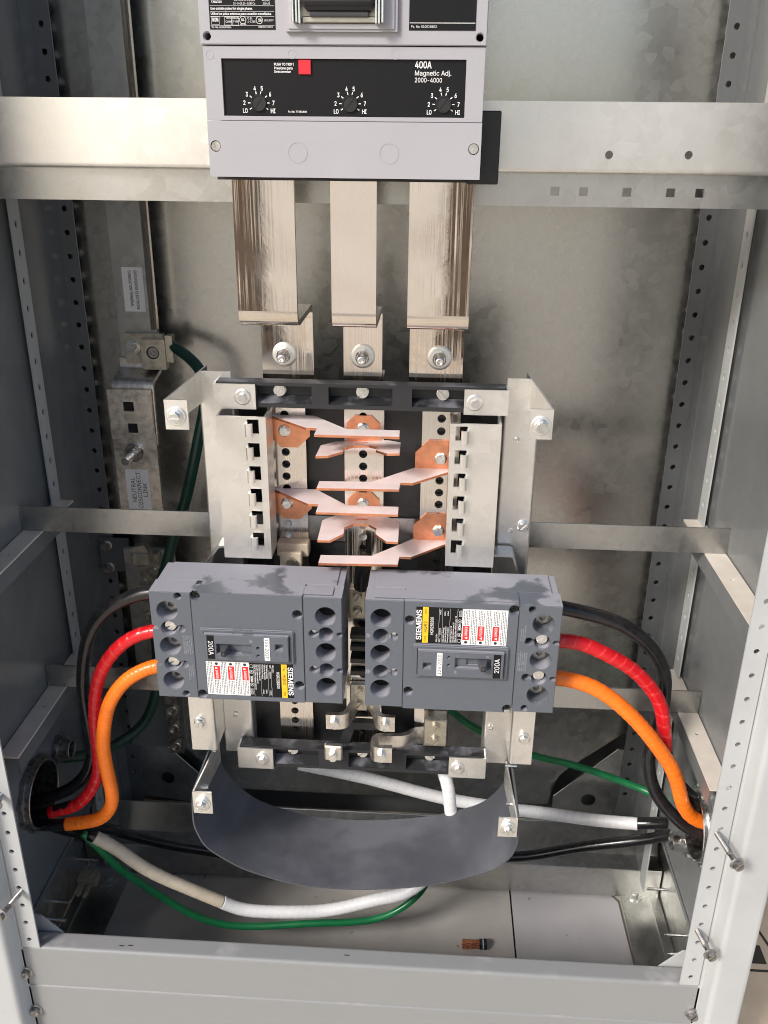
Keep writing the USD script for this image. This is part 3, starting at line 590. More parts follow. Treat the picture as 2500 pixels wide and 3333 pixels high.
foot = octa(-80.3, -49, -351.5, -325.4, 8, True, False)
blade('fifth copper strap from the top, a flat slotted wishbone blade on the middle bus', foot, bl5, -351.8, None, (-71.5, 801, -60, 804.2), (-65.2, -337.5, .4))
for z, nm, r in ((-299.2, 'third from the top', .2), (-375.6, 'lowest', .9)):
    foot = [(-14.6, z+1), (-14.6, z+17), (-2, z+29.8), (20, z+29.8), (20, z+1)]
    bl = [(-14.6, 812.7), (20, 812.7), (18, 803), (-15.5, 770.4), (-26.6, 770.2), (-27.6, 753), (-103, 750.6), (-102.8, 768.4), (-54, 770)]
    blade(f'{nm} copper strap, foot on the right bus, blade reaching left', foot, bl, z, None, None, (10.0, z+11.5, r))

# ------------------------------------------------------------------ branch breakers
BC = (34.0, 737.0, -444.5)
bb = thing('branch_breaker', 'right 200A slate grey branch breaker, maker name reading upwards at its left end', 'breaker', BC, '200A branch breakers')
def B(x, y, z): return (BC[0]+x, BC[1]+y, BC[2]+z)
def bpoly(p): return affinity.translate(p, BC[0], BC[2])
def bbox(x0, x1, y0, y1, z0, z1, b=0): return box(BC[0]+x0, BC[0]+x1, BC[1]+y0, BC[1]+y1, BC[2]+z0, BC[2]+z1, b)
FY = -31.0
obj('base', [bbox(-82, 82, -6, 31, -57, 57.2, .5), bbox(-88.4, -81.8, -6, 31, -56, 56.2, .4), bbox(81.8, 88.4, -6, 31, -56, 56.2, .4)], M['brk'], bb)
def cover(poly, y0, y1, bev=.5):
    return [prism(bpoly(poly.buffer(-bev)), 'y', BC[1]+y0-bev, BC[1]+y0), prism(bpoly(poly), 'y', BC[1]+y0, BC[1]+y1)]
def keyhole(x, z, s): return unary_union([circ(x, z, 7.2, 24), sbox(min(x, x+s*12), z-2.2, max(x, x+s*12), z+2.2), circ(x+s*12, z, 3.9, 16)])
hz = (38.5, .5, -37.5)
inner = sbox(-88.8, -57.2, -53.4, 57.2).difference(unary_union([circ(-74, z, 9.6, 32) for z in hz] + [keyhole(-74, 20, 1), keyhole(-74, -18.8, 1)] + [unary_union([circ(-86, z, 2.1, 12), sbox(-89, z-2.1, -86, z+2.1)]) for z in (20, -18.8)]))
outer = sbox(50.4, -57.2, 88.8, 57.2).difference(unary_union([circ(73, z, 9.8, 32) for z in hz] + [keyhole(73, 20, -1), keyhole(73, -18.8, -1), circ(62, 53, 3.4, 16), circ(62, -53, 3.4, 16)] + [unary_union([circ(85, z, 2.1, 12), sbox(85, z-2.1, 89, z+2.1)]) for z in (19.5, -19.3)]))
obj('end_cover', cover(inner, FY, -7), M['brk'], bb)
oc = obj('end_cover', cover(outer, FY, -7), M['brk'], bb)
mid = sbox(-53, -58.4, 50, 57.6).difference(unary_union([circ(-48, 38, 4.6, 20), circ(-48, -38.6, 4.6, 20), circ(46, 52.2, 4.8, 20), circ(46, -54.4, 4.8, 20)]))
mc = obj('centre_cover', cover(mid, FY-.6, -8), M['brk'], bb)
obj('cover_floor', bbox(-52, 49, -22, -9, -57, 56.5), M['brk_dark'], bb)
for x, z, r in ((-48, 38, .3), (-48, -38.6, .9), (46, 52.2, .6), (46, -54.4, 1.1)):
    obj('screw', pan_head(B(x, -24, z), (0, -1, 0), 3.7, 3.6, r), M['black'], mc)
for z in (53, -53): obj('screw', pan_head(B(62, -22, z), (0, -1, 0), 3.0, 3.0, .2), M['black'], oc)
# moulded panels on the two long sides
for s in (1, -1):
    zz = 57.2 if s > 0 else -58.2
    obj('side_rib', prism(affinity.translate(Polygon([(-80, -28), (-80, -14), (-52, -12), (-44, -4), (10, -5), (22, -14), (50, -16), (50, -28)]), BC[0], BC[1]), 'z', BC[2]+zz, BC[2]+zz+1.0), M['brk'], bb)
# terminals seen down the holes
for x, e in ((-74, 0), (73, 1)):
    for z in hz:
        if e:
            lug = obj('terminal_lug', bbox(x-12, x+15, -14, 4, z-10.5, z+10.5, .8), M['alu'], bb)
            obj('set_screw', [place(lathe([(0, 0), (7.4, 0), (7.4, 4.4), (6.6, 5.2), (3.2, 5.2), (3.2, 2), (0, 2)], 6), B(x, -13.8, z), (0, -1, 0), .5)], M['steel_dark'], lug)
        else: obj('terminal_pocket', bbox(x-10, x+10, -12, -8, z-10, z+10), M['void'], bb)
    for z in (20, -18.8):
        sc = pan_head(B(x if e else x+11.5, -22 if e else -24, z), (0, -1, 0), 5.6 if e else 2.2, 4.4 if e else 2, .6, False)
        obj('terminal_screw', sc, M['zinc'], bb)
# switch module: raised frame, plate, slot, handle
fr = sbox(-44.5, -21.5, 43.6, 13.6).buffer(-2).buffer(2); iw = sbox(-40.6, -18.6, 40, 10.6).buffer(-1).buffer(1)
bz = obj('switch_frame', [prism(bpoly(fr.difference(iw)), 'y', BC[1]+FY-2.6, BC[1]+FY-.3), prism(bpoly(fr.buffer(-1).difference(iw)), 'y', BC[1]+FY-3.6, BC[1]+FY-2.6)], M['brk'], bb)
sw = sbox(-39.8, -17.8, 39.2, 9.8)
slotp = sbox(-5.2, -7.6, 27.6, 3.0)
win = [slotp, circ(-11.2, 3.6, 1.25, 12), circ(-11.2, -4.8, 1.25, 12), sbox(-34.6, -9.4, -27.4, -3.2)]
obj('switch_plate', cover(sw.difference(unary_union(win)), FY-6.2, FY-1, .6), M['brk'], bb)
obj('slot_floor', bbox(-38, 38, FY-1, FY+.4, -16, 8), M['void'], bb)
obj('slot_side', [bbox(-5, 27.4, FY-3, FY-1.1, -7.4, -6.0), bbox(-5, 5, FY-3, FY-1.1, -6, 2.8)], M['brk'], bb)
hn = trimesh.convex.convex_hull(np.array([B(x, y, z) for x, y, z in ((16, FY-2, 2.4), (16, FY-2, -6.8), (25, FY-2, 2.4), (25, FY-2, -6.8), (17.6, FY-14, 1.2), (17.6, FY-14, -6), (22.4, FY-14, 1.2), (22.4, FY-14, -6), (18.2, FY-15, .6), (18.2, FY-15, -5.4), (21.8, FY-15, .6), (21.8, FY-15, -5.4))]))
hh = obj('handle', hn, M['brk_dark'], bb)
obj('tip', prism(bpoly(sbox(18.5, -5.0, 21.5, .2).difference(sbox(19.1, -4.4, 20.9, -.4))), 'y', BC[1]+FY-15.3, BC[1]+FY-15.0), M['black'], hh)
obj('window_emboss', prism(bpoly(sbox(-34.6, -1.6, -27.6, 5.0).difference(sbox(-34.2, -1.2, -28, 4.6))), 'y', BC[1]+FY-6.95, BC[1]+FY-6.7), M['brk'], bb)
SF = FY - 6.8
st = obj('date_sticker', prism(bpoly(sbox(-22.2, -16.4, -17.2, 8.2).buffer(-.8).buffer(.8)), 'y', BC[1]+SF-.2, BC[1]+SF), M['white'], bb)
ZU, ZR = (-1, 0, 0), (0, 0, 1)      # writing that reads upwards
obj('date', text('126 2020', 3.3, B(-18.0, SF-.2, -15.6), ZR, ZU, 22), M['dark_print'], st, smooth=False)
rs = obj('rating_sticker', bbox(29.6, 36.4, SF-.2, SF, -16.8, 8.4), M['label_black'], bb)
obj('rating', text('200A', 4.6, B(35.2, SF-.2, -11.5), ZR, ZU, 15.5), M['white'], rs, smooth=False)
obj('switch_marks', [text('ON', 2.2, B(-3.8, SF, -13.8), ZR, ZU, 3.4), text('O', 2.2, B(25, SF, 4.4), ZR, ZU, 2.2), box(*[BC[0]-3.4, BC[0]-3.0], BC[1]+SF-.1, BC[1]+SF, BC[2]+4.4, BC[2]+6.4)], M['grey_print'], bb, smooth=False)
# printed label
LF = FY - 1.15
lb = obj('maker_label', bbox(-42.3, -.5, LF-.15, LF, 15.0, 52.4), M['label_black'], bb)
obj('maker_name', text('SIEMENS', 4.6, B(-37.4, LF-.15, 17.8), ZR, ZU, 31.5, True), M['white'], lb, smooth=False)
yl = obj('type_label', bbox(-36.4, -31.0, LF-.3, LF-.16, 15.2, 52.4), M['yellow'], bb)
obj('type', [text('HQR2', 3.0, B(-32.2, LF-.3, 26), ZR, ZU, 11.5), text('TYPE', 1.6, B(-32.8, LF-.3, 17.0), ZR, ZU, 5.2), text('TIPO', 1.6, B(-32.8, LF-.3, 45.2), ZR, ZU, 5.0)], M['dark_print'], yl, smooth=False)
ms = [text('HQR23B200', 2.8, B(-26.4, LF-.15, 23.8), ZR, ZU, 18.5)]
for x, s, w in ((-22.6, '200A, 240V~', 9), (-19.8, '40°C   -- 50/60 Hz', 15), (-16.6, 'Interrupting Ratings', 15.5), (-14.6, 'Valores de Interrupción', 16.5), (-12.6, 'Pouvoirs de Coupure', 15.8), (-9.6, 'Use Outer Poles for 1Ø', 17.5), (-7.6, 'Usar polos extremos para 1Ø', 21), (-5.6, 'Utiliser les pôles extérieurs pour 1Ø', 28)):
    ms.append(text(s, 1.35, B(x, LF-.15, 16.2), ZR, ZU, w))
ms += [text('HACR', 1.3, B(-19.8, LF-.15, 45), ZR, ZU, 5), text('240V~', 1.3, B(-15.6, LF-.15, 44), ZR, ZU, 5), text('65kA', 1.3, B(-12.8, LF-.15, 44), ZR, ZU, 5), text('NOM', 2.2, B(-1.6, LF-.15, 29.5), ZR, ZU, 6, True), text('UL', 1.4, B(-2.0, LF-.15, 23.6), ZR, ZU, 2, True), text('UL', 1.4, B(-2.0, LF-.15, 37.8), ZR, ZU, 2, True), text('Issue No.', 1.1, B(-2.6, LF-.15, 43.5), ZR, ZU, 6.5), text('DC32617', 1.1, B(-1.0, LF-.15, 43.5), ZR, ZU, 6.5)]
for x in (-21.5, -18.5, -11.6, -4.6 - .2): ms.append(bbox(x-.07, x+.07, LF-.25, LF-.15, 16, 51.5))
for z in (18.5, 24.6, 38.8): ms.append(ring(B(-2.6, LF-.15, z), (0, -1, 0), 1.7, 1.95, .1, 28, .02))
obj('ratings_print', ms, M['white'], lb, smooth=False)
wl = obj('warning_label', bbox(-.5, 40.4, LF-.15, LF, 14.6, 51.6), M['white'], bb)
def small_print(x0, x1, z0, z1, n, sd):
    r = np.random.default_rng(sd); out = []
    for i in range(n):
        x = x0 + (x1 - x0) * (i + .5) / n; z = z0; e = z1 - (r.random() * .25 * (z1 - z0) if i == n-1 else r.random() * .8)
        while z < e - .6:
            L = r.uniform(1.0, 3.2); out.append(bbox(x-.28, x+.28, LF-.25, LF-.15, z, min(z+L, e))); z += L + .55
    return trimesh.util.concatenate(out)
for k, (x, s) in enumerate(((-.1, 'DANGER'), (13.4, 'PELIGRO'), (26.9, 'DANGER'))):
    rl = obj('danger_flag', bbox(x+.4, x+6.4, LF-.3, LF-.16, 19.5, 34.5), M['red_label'], bb)
    obj('danger_word', [text(s, 2.3, B(x+4.6, LF-.3, 24.0), ZR, ZU, 9.6), prism(bpoly(Polygon([(x+4.8, 20.6), (x+4.8, 23.2), (x+2.4, 21.9)])), 'y', BC[1]+LF-.4, BC[1]+LF-.3)], M['white'], rl, smooth=False)
    obj('small_print', [small_print(x+.6, x+6.4, 35.4, 51, 4, k), small_print(x+7.4, x+13.2, 15.2, 51, 4, k+5), prism(bpoly(circ(x+3.6, 17.2, 1.5)), 'y', BC[1]+LF-.25, BC[1]+LF-.15)], M['dark_print'], wl, smooth=False)
ml = [text(s, 1.2, B(x, FY-.55, z), ZR, ZU, w) for s, x, z, w in (('Terminales Cu / Al', 53.2, -12, 19), ('Usar solo conductores', 54.9, -12, 21), ('AWG   Torque / Couple', 56.8, -12, 19), ('2-1/0  108 lb-in (12 Nm)', 58.6, -12, 20), ('2/0-300  225 lb-in (25 Nm)', 60.4, -12, 20), ('See Instructions', 54.0, 20, 13), ('Ver Instrucciones', 55.8, 20, 13), ('Conductor Instructions', 57.6, 20, 17))]
obj('torque_print', ml, M['grey_print'], bb, smooth=False)
copy_of(bb, 'left 200A slate grey branch breaker, turned upside down, maker name reading downwards', (-165.0, BC[1], BC[2]+.5), 180, '200A branch breakers')
bb.ClearCustomDataByKey('group'); stage.GetPrimAtPath('/World/branch_breaker_001').ClearCustomDataByKey('group')
# ------------------------------------------------------------------ neutral and grounding parts on the left
NY = 985.0
nb = thing('neutral_bar', 'shaded vertical neutral bar with white stickers behind the left cables', 'busbar', (-335, NY, -150))
obj('upright', box(-357, -313, NY+3, NY+9, -245, 480), M['galv'], nb)
gl = [pk('S', x, y, NY+2.9) for x, y in ((170, 145), (310, 143), (340, 435), (205, 435))]
gx0, gx1, gz0, gz1 = -347, -323.5, -186, -137.5
sk = obj('sticker', box(gx0, gx1, NY+2.4, NY+2.7, gz0, gz1), M['white'], nb)
obj('sticker_print', [text('GROUNDING ELECTRODE', 3.0, (gx0+13.8, NY+2.4, gz1-3), (0, 0, -1), (1, 0, 0), 43, True), text('CONDUCTOR TERMINAL', 3.0, (gx0+7.2, NY+2.4, gz1-3.5), (0, 0, -1), (1, 0, 0), 40, True)], M['dark_print'], sk, smooth=False)
obj('bright_edge', box(-318, -310.5, NY-4, NY+2.8, -205, 480), M['tin_plain'], nb)
lk = thing('neutral_link', 'offset neutral disconnect link bolted to the shaded neutral bar, with a white sticker', 'busbar', (-335, 960, -300))
LY = 945.0
obj('link', bent(rbend([(NY, -238), (NY, -251), (LY+6, -258), (LY+6, -330)], 8, 8), 4.5, 'x', -358, -311), M['tin_matt'], lk)
pl = sbox(-362, -440, -312, -316)
pl = pl.difference(unary_union([]))
obj('plate', prism(pl, 'y', LY, LY+5), M['tin_matt'], lk)
ld = sbox(-362, -322, -313, -264).difference(unary_union([sbox(-345, -289, -333, -278), sbox(-342, -314, -331, -303)]))
obj('drilled_plate', prism(ld, 'y', LY-2.5, LY+1.5), M['tin_matt'], lk); obj('hole_shade', [box(-346, -332, LY+1.6, LY+2, -290, -277), box(-343, -330, LY+1.6, LY+2, -315, -302)], M['void'], lk)  # dark sheets stand in for the shade inside the plate holes
q = (-339, LY, -338.5)
obj('washer', place(lathe([(0, 0), (11, 0), (11, 1.4), (10, 2.4), (0, 2.4)], 32), q, (0, -1, 0)), M['steel_dark'], lk)
obj('nut', place(prism(Polygon([(7.5*math.cos(a), 7.5*math.sin(a)) for a in np.arange(6)*math.pi/3]), 'z', 2.4, 9), q, (0, -1, 0), .3), M['steel_dark'], lk)
obj('stud', cyl((q[0], q[1]-8, q[2]), (q[0]-1, q[1]-30, q[2]-1), 4.4, 18), M['zinc'], lk)
s2 = obj('sticker', box(-352, -325, LY-.3, LY-.05, -411, -359), M['white'], lk)
ms = []
for k, (s, w) in enumerate((('NEUTRAL', 31), ('DISCONNECT', 45), ('LINK', 18))):
    ms.append(text(s, 5.0, (-341.5 + k*6.8, LY-.3, -384.5 - w/2), (0, 0, 1), (-1, 0, 0), w, False))
obj('sticker_print', ms, M['dark_print'], s2, smooth=False)
gl_ = thing('ground_lug', 'two-hole ground lug clamping the dark green cable at the left', 'cable lug', (-320, NY-6, -225))
Z1, Z0 = -207, -243
obj('body', prism(sbox(-349, Z0, -305, Z1-2).difference(unary_union([circ(-340, -224, 5.6)])), 'y', NY-5, NY+2.6), M['alu'], gl_)
obj('clamp', [prism(sbox(-327, Z0-4, -300, Z1-6).difference(circ(-314, -228, 7.2)), 'y', NY-17, NY-5.2), box(-299.8, -292, NY-14, NY-2, Z0+4, Z1-2)], M['alu'], gl_)
obj('screw', place(lathe([(0, 0), (6.6, 0), (6.6, 4), (5.8, 5), (3.4, 5), (3.4, 2), (0, 2)], 24), (-314, NY-11, -228), (0, -1, 0)), M['steel_dark'], gl_)
obj('rivet', place(lathe([(0, 0), (8.4, 0), (8.4, 1), (5.4, 1.2), (5.0, 4), (0, 4)], 24), (-340, NY-5, -224), (0, -1, 0)), M['zinc'], gl_)
# slotted bracket plate between the posts and the terminal lugs below it
tp = thing('two_bolt_plate', 'grey bracket plate with two dark bolts on the left rear post', 'bracket', (-392, 994, -490))
obj('plate', prism(sbox(-414, -518, -377, -472).difference(circ(-382, -496, 2.6)), 'y', 995, 998), M['paint_side'], tp)
for z in (-482, -513): obj('bolt', [m for n, m in hex_head((-405.5, 995, z), (0, -1, 0), 5.6, 6, .3, True, 0, flange=7.6)], M['steel_dark'], tp)
def lug_block(name, label, x0, x1, y0, y1, z0, z1, n, mt, dirn='z'):
    t = thing(name, label, 'terminal lug', ((x0+x1)/2, y0, z0))
    obj('block', box(x0, x1, y0, y1, z0, z1, 1.2), M[mt], t)
    for k in range(n):
        z = z0 + (z1 - z0) * (k + .5) / n
        obj('clamp_screw', [place(lathe([(0, 0), (6.2, 0), (6.2, .8), (0, .8)], 24), ((x0+x1)/2, y0, z), (0, -1, 0))] + [pan_head(((x0+x1)/2, y0-.7, z), (0, -1, 0), 4.7, 3, 1.0, False)], M['steel_dark'] if mt == 'alu' and x0 < -200 else M['alu'], t)
    return t
t = thing('neutral_terminal_strip', 'shaded clear-covered strip of neutral terminal screws behind the left breaker', 'terminal strip', (-340, 950, -560))
obj('bar', box(-350, -326, 950, 962, -640, -470), M['alu'], t)
obj('backing', box(-372, -310, 963, 969, -645, -470), M['galv'], t)
rr = np.random.default_rng(3)
for k in range(7):
    z = -484 - k * 23.5
    obj('terminal_screw', pan_head((-345, 949, z), (0, -1, 0), 5.0, 4, rr.random() * 3, False), M['alu'], t)
    obj('terminal_screw', pan_head((-331, 949, z - 8), (0, -1, 0), 5.0, 4, rr.random() * 3, False), M['alu'], t)
obj('lug', [box(-352, -331, 934, 949.8, -478, -462, 1), prism([(-352, -461.8), (-331, -461.8), (-336, -452), (-350, -455)], 'y', 936, 948)], M['alu'], t)
t = thing('terminal_strip', 'dark terminal strip with ring screws below the left breaker, partly hidden by the galvanised foot', 'terminal strip', (-330, 940, -700))
obj('backing', box(-384, -312, 946, 950, -752, -640), M['paint_side'], t)
obj('bar', box(-330, -312, 934, 945.8, -752, -640), M['steel_dark'], t)
for z in (-655, -684, -712, -740): obj('ring_screw', ring((-321, 933.8, z), (0, -1, 0), 4.2, 7.5, 3.5, 24), M['alu'], t)
# lugs in the gap between the breakers and the bent neutral jumpers under them
lug_block('neutral_lug', 'upper two-screw neutral lug in the gap between the two breakers', -79, -62, 806, 812.5, -466, -430, 2, 'alu')
lug_block('neutral_lug', 'lower two-screw neutral lug in the gap between the two breakers', -79, -60, 806, 812.5, -581, -546, 2, 'alu')
lug_block('neutral_lug', 'two-screw neutral lug to the right, below the right breaker', 2, 27.5, 794, 812.5, -615, -580, 2, 'alu')
t = thing('gap_terminals', 'dark terminal carrier in the gap between the two breakers', 'terminal carrier', (-66, 795, -500))
for z in (-478, -492, -507, -522): obj('barrier', box(-77, -54, 790, 806, z-3, z+3, .6), M['black'], t)
for z in (-485, -514): obj('terminal', [box(-76, -56, 797, 806, z-3.6, z+3.6, .5)], M['alu'], t)
obj('ribbed_cable', tube([(-60, 780, -385), (-64, 792, -400), (-66, 800, -425)], 7.5, 16, 2, 4.0, .5), M['black'], t)
def jumper(label, path, z0, z1, q, thick=3.2, mt='tin_matt'):
    t = thing('neutral_jumper', label, 'jumper', (q[0], q[1], q[2]))
    obj('strap', prism(LineString(rbend(path, 8)).buffer(thick/2, cap_style='flat', join_style='round'), 'z', z0, z1), M[mt], t)
    obj('screw', [m for n, m in hex_head(q, (0, -1, 0), 5.4, 6, .5, True, 0, flange=0)], M['zinc'], t)
jumper('short bent neutral jumper under the left breaker, its screw facing out', [(-101, 772), (-81, 772), (-75, 795), (-72, 809)], -579, -561, (-91.5, 769, -570), 5.6)
jumper('short bent neutral jumper left of centre under the right breaker', [(-28.5, 772), (-46, 772), (-49, 790), (-57, 809)], -579, -561, (-38.5, 769, -570), 5.6)
jumper('long cranked neutral jumper reaching right from the lower support to the lug', [(-31, 772), (-52, 772), (-51, 792), (-18, 794), (-8, 805), (4, 807)], -619.5, -600.5, (-42, 769, -610), 5.6)
t = thing('neutral_jumper', 'small pale jumper end screwed to the raised part of the lower support', 'jumper', (-95, 782, -615))
obj('strap', box(-104.5, -85, 776, 784, -626, -607, 1.5), M['tin_matt'], t)
obj('screw', [m for n, m in hex_head((-95, 776, -618), (0, -1, 0), 5.2, 6, .2, True, 0)], M['zinc'], t)
t = thing('brown_lug', 'tan two-hole lug between the left cover and the left breaker', 'cable lug', (-138, 800, -385))
obj('block', [box(-151, -119, 798, 812.6, -392, -378, 1), box(-147, -125, 790, 798, -400, -384, 1)], M['nylon'], t)
obj('nut', [m for n, m in hex_head((-135, 790, -393), (0, -1, 0), 5, 5, .2, False)], M['alu'], t)

# ------------------------------------------------------------------ curved barrier sheet
front = [pk('P', x, y, 700.0) for x, y in ((104, 600), (110, 650), (127, 690), (160, 740), (250, 800), (330, 840), (430, 873), (530, 900), (660, 917), (800, 925), (950, 922), (1100, 910), (1250, 882), (1400, 840), (1440, 815), (1470, 790), (1495, 745), (1505, 700), (1508, 640))]
front = np.array(front)
prof, _ = spline(front[:, [0, 1, 2]], 6.0)
def top_ext(p, side): return p
L_ = np.array([[-228, 0, -612], [-229.5, 0, -628]]); Rr = np.array([[98.3, 0, -640], [98, 0, -622]])
pp = np.vstack([L_, prof, Rr])
ny = 14; v = []; f = []
for k, yy in enumerate(np.linspace(701.5, 806, ny)):
    w = k / (ny - 1)
    for p in pp: v.append((p[0], yy, p[2] - 2.5 * w + 14 * w * max(0, (abs(p[0] + 65) - 120) / 45) ** 2 * (1 if p[2] < -650 else 0)))
v = np.array(v); npf = len(pp)
for k in range(ny-1):
    for j in range(npf-1):
        a = k*npf + j; f += [[a, a+1, a+npf+1], [a, a+npf+1, a+npf]]
sm = trimesh.Trimesh(v, f, process=False); low = sm.copy()
n_ = sm.vertex_normals; v2 = v + n_ * -1.5
f = np.array(f); edge = []
idx = np.arange(len(v)).reshape(ny, npf); loop = list(idx[0, :]) + list(idx[1:, -1]) + list(idx[-1, -2::-1]) + list(idx[-2:0:-1, 0])
for a, b in zip(loop, loop[1:] + loop[:1]): edge += [[a, b, b + len(v)], [a, b + len(v), a + len(v)]]
sh = thing('barrier_sheet', 'curved dark grey fibre barrier sheet slung under the bus chassis', 'barrier sheet', (-65, 750, -720))
obj('sheet', trimesh.Trimesh(np.vstack([v, v2]), np.vstack([f, f[:, ::-1] + len(v), np.array(edge)]), process=False), M['sheet'], sh, smooth=40)
for y, z in ((772, -618), (738, -640)): obj('screw', cyl((90, y, z), (102, y, z), 2.0, 12), M['zinc'], sh)
for y, z in ((775, -618), (735, -634)): obj('screw', cyl((-228, y, z), (-222, y, z), 2.4, 12), M['zinc'], sh)

# ------------------------------------------------------------------ cables
def cable(name, label, pieces, cat='cable'):
    t = thing(name, label, cat, pieces[0][1][0])
    for nm, pts, r, mt, tape in pieces: obj(nm, tube(pts, r, 22, 3.0, tape, (.26 if 'white' in mt or 'cream' in mt else .42) if tape else 0, seed=len(pts)), M[mt], t, smooth=True)
    return t
def P(c, pts): return [pk(c, x, y, yy) for x, y, yy in pts]
cable('black_cable', 'black cable looping from the left breaker down to the left wall opening', [('jacket', P('I', [(1130, 262, 742), (1010, 268, 744), (880, 298, 746), (740, 372, 748), (640, 482, 750), (585, 620, 752), (565, 760, 754), (562, 900, 755), (580, 1050, 756), (615, 1230, 756), (625, 1350, 756), (585, 1480, 757), (480, 1585, 757), (330, 1648, 757), (180, 1680, 757)]) + [(-470, 757, -684)], 6.7, 'cable_black', 0)])
rp = P('I', [(1160, 520, 742), (1035, 528, 742), (900, 570, 742), (780, 660, 742), (700, 770, 742), (655, 900, 742), (643, 1050, 742), (650, 1200, 742), (668, 1380, 743), (660, 1500, 744), (615, 1600, 745), (520, 1695, 745), (340, 1750, 746)])
cable('red_cable', 'cable wrapped in bright red tape leaving the left breaker', [('tape', rp, 6.5, 'red_tape', 12.0), ('jacket', P('I', [(520, 1695, 745), (340, 1750, 746), (180, 1790, 747)]) + [(-470, 748, -705)], 6.2, 'cable_black', 0)])
op = P('I', [(1190, 745, 738), (1060, 762, 736), (940, 803, 734), (830, 880, 732), (742, 1010, 731), (708, 1150, 731), (697, 1300, 732), (718, 1450, 733), (752, 1590, 734), (755, 1690, 735), (700, 1775, 736), (600, 1812, 737), (450, 1830, 738)])
cable('orange_cable', 'cable wrapped in orange tape leaving the left breaker, kinked at the bottom', [('tape', op, 6.9, 'orange_tape', 5.0), ('jacket', P('I', [(600, 1812, 737), (450, 1830, 738), (300, 1835, 742), (170, 1830, 745)]) + [(-470, 747, -712)], 6.4, 'cable_black', 0)])
cable('white_cable', 'cable in white tape, left part painted as if shaded, sagging across the floor', [('tape', P('V', [(640, 880, 750), (800, 970, 752), (1000, 1100, 756), (1250, 1220, 762), (1500, 1320, 768)]), 7.0, 'cream_tape', 9.0), ('tape', P('V', [(1500, 1320, 768), (1650, 1370, 772)]) + P('P', [(500, 1020, 776), (700, 1010, 782), (900, 965, 790), (1050, 920, 797), (1200, 760, 806), (1226, 660, 806), (1215, 560, 806), (1205, 480, 806), (1185, 410, 812), (1160, 330, 820)]), 7.2, 'white_tape', 8.5),
      ('jacket', [np.array((-460, 752, -700))] + P('V', [(300, 790, 752), (520, 850, 752), (640, 880, 750), (680, 903, 750)]), 6.2, 'cable_black', 0)])
cable('green_cable', 'green cable hanging lowest along the floor below the white one', [('jacket', P('V', [(560, 850, 748), (700, 990, 752), (830, 1110, 758), (1000, 1225, 765), (1200, 1350, 772), (1400, 1442, 780), (1650, 1482, 788)]) + P('P', [(620, 1068, 796), (800, 1062, 804), (950, 1030, 812), (1060, 960, 820), (1105, 905, 826), (1130, 850, 832)]), 4.3, 'cable_green', 0)])
cable('low_black_cable', 'black cable running low behind the barrier sheet from left opening to right connector', [('jacket', P('V', [(480, 790, 790), (650, 805, 820), (900, 872, 850), (1200, 942, 862), (1500, 990, 868)]) + [pk('P', x, y, yy) for x, y, yy in ((700, 860, 872), (1050, 862, 874), (1290, 795, 872))] + P('L', [(0, 2048, 872), (300, 2000, 868), (600, 1960, 862), (900, 1920, 850), (1075, 1905, 835)]) + [(330, 815, -757)], 6.4, 'cable_black', 0)])
cable('far_black_cable', 'black cable arching from the right breaker down the right wall', [('jacket', P('L', [(120, 350, 748), (270, 372, 750), (400, 400, 752), (560, 442, 756), (700, 502, 760), (820, 590, 764), (910, 700, 768), (958, 830, 772), (958, 960, 775), (930, 1150, 778), (865, 1330, 779), (860, 1480, 778), (915, 1640, 774), (1040, 1790, 766), (1150, 1868, 760), (1290, 1892, 757)]) + [(345, 755, -690)], 7.0, 'cable_black', 0)])
cable('far_red_cable', 'cable wrapped in red tape bending down from the right breaker behind the orange one', [('tape', P('L', [(110, 600, 742), (260, 592, 742), (420, 618, 743), (560, 680, 745), (720, 770, 748), (850, 888, 750), (928, 1010, 752), (950, 1120, 753), (958, 1200, 754), (965, 1330, 756)]), 6.9, 'red_tape', 12.0),
      ('jacket', P('L', [(958, 1200, 754), (970, 1340, 756), (1010, 1480, 758), (1100, 1600, 758), (1200, 1680, 757), (1300, 1730, 756)]) + [(345, 754, -655)], 6.6, 'cable_black', 0)])
cable('far_orange_cable', 'cable wrapped in orange tape sweeping from the right breaker to the right wall', [('tape', P('L', [(90, 820, 738), (235, 842, 737), (380, 872, 736), (520, 930, 735), (680, 1048, 735), (820, 1190, 735), (930, 1330, 736), (1010, 1450, 738), (1058, 1580, 741), (1085, 1690, 744), (1150, 1785, 748), (1270, 1830, 751)]) + [(330, 752, -672)], 7.3, 'orange_tape', 8.5)])
cable('far_green_cable', 'green cable crossing behind to the right wall, below the right breaker', [('jacket', P('K', [(700, 1010, 885), (790, 1088, 890), (960, 1200, 895)]) + P('L', [(65, 1362, 905), (300, 1420, 908), (550, 1500, 905), (800, 1592, 895), (930, 1650, 880), (1050, 1700, 860)]), 4.4, 'cable_green', 0)])
cable('rear_white_cable', 'white taped cable low along the back, its black end running into the right connector', [('tape', P('P', [(560, 380, 895), (700, 408, 897), (850, 440, 899), (1000, 480, 900), (1200, 530, 900), (1500, 580, 898)]) + P('L', [(0, 1740, 896), (250, 1770, 892), (500, 1802, 884), (780, 1828, 872)]), 7.6, 'white_tape', 9.5), ('jacket', P('L', [(740, 1825, 874), (900, 1822, 866), (1060, 1815, 850), (1150, 1805, 830)]) + [(340, 800, -715)], 7.2, 'cable_black', 0)])
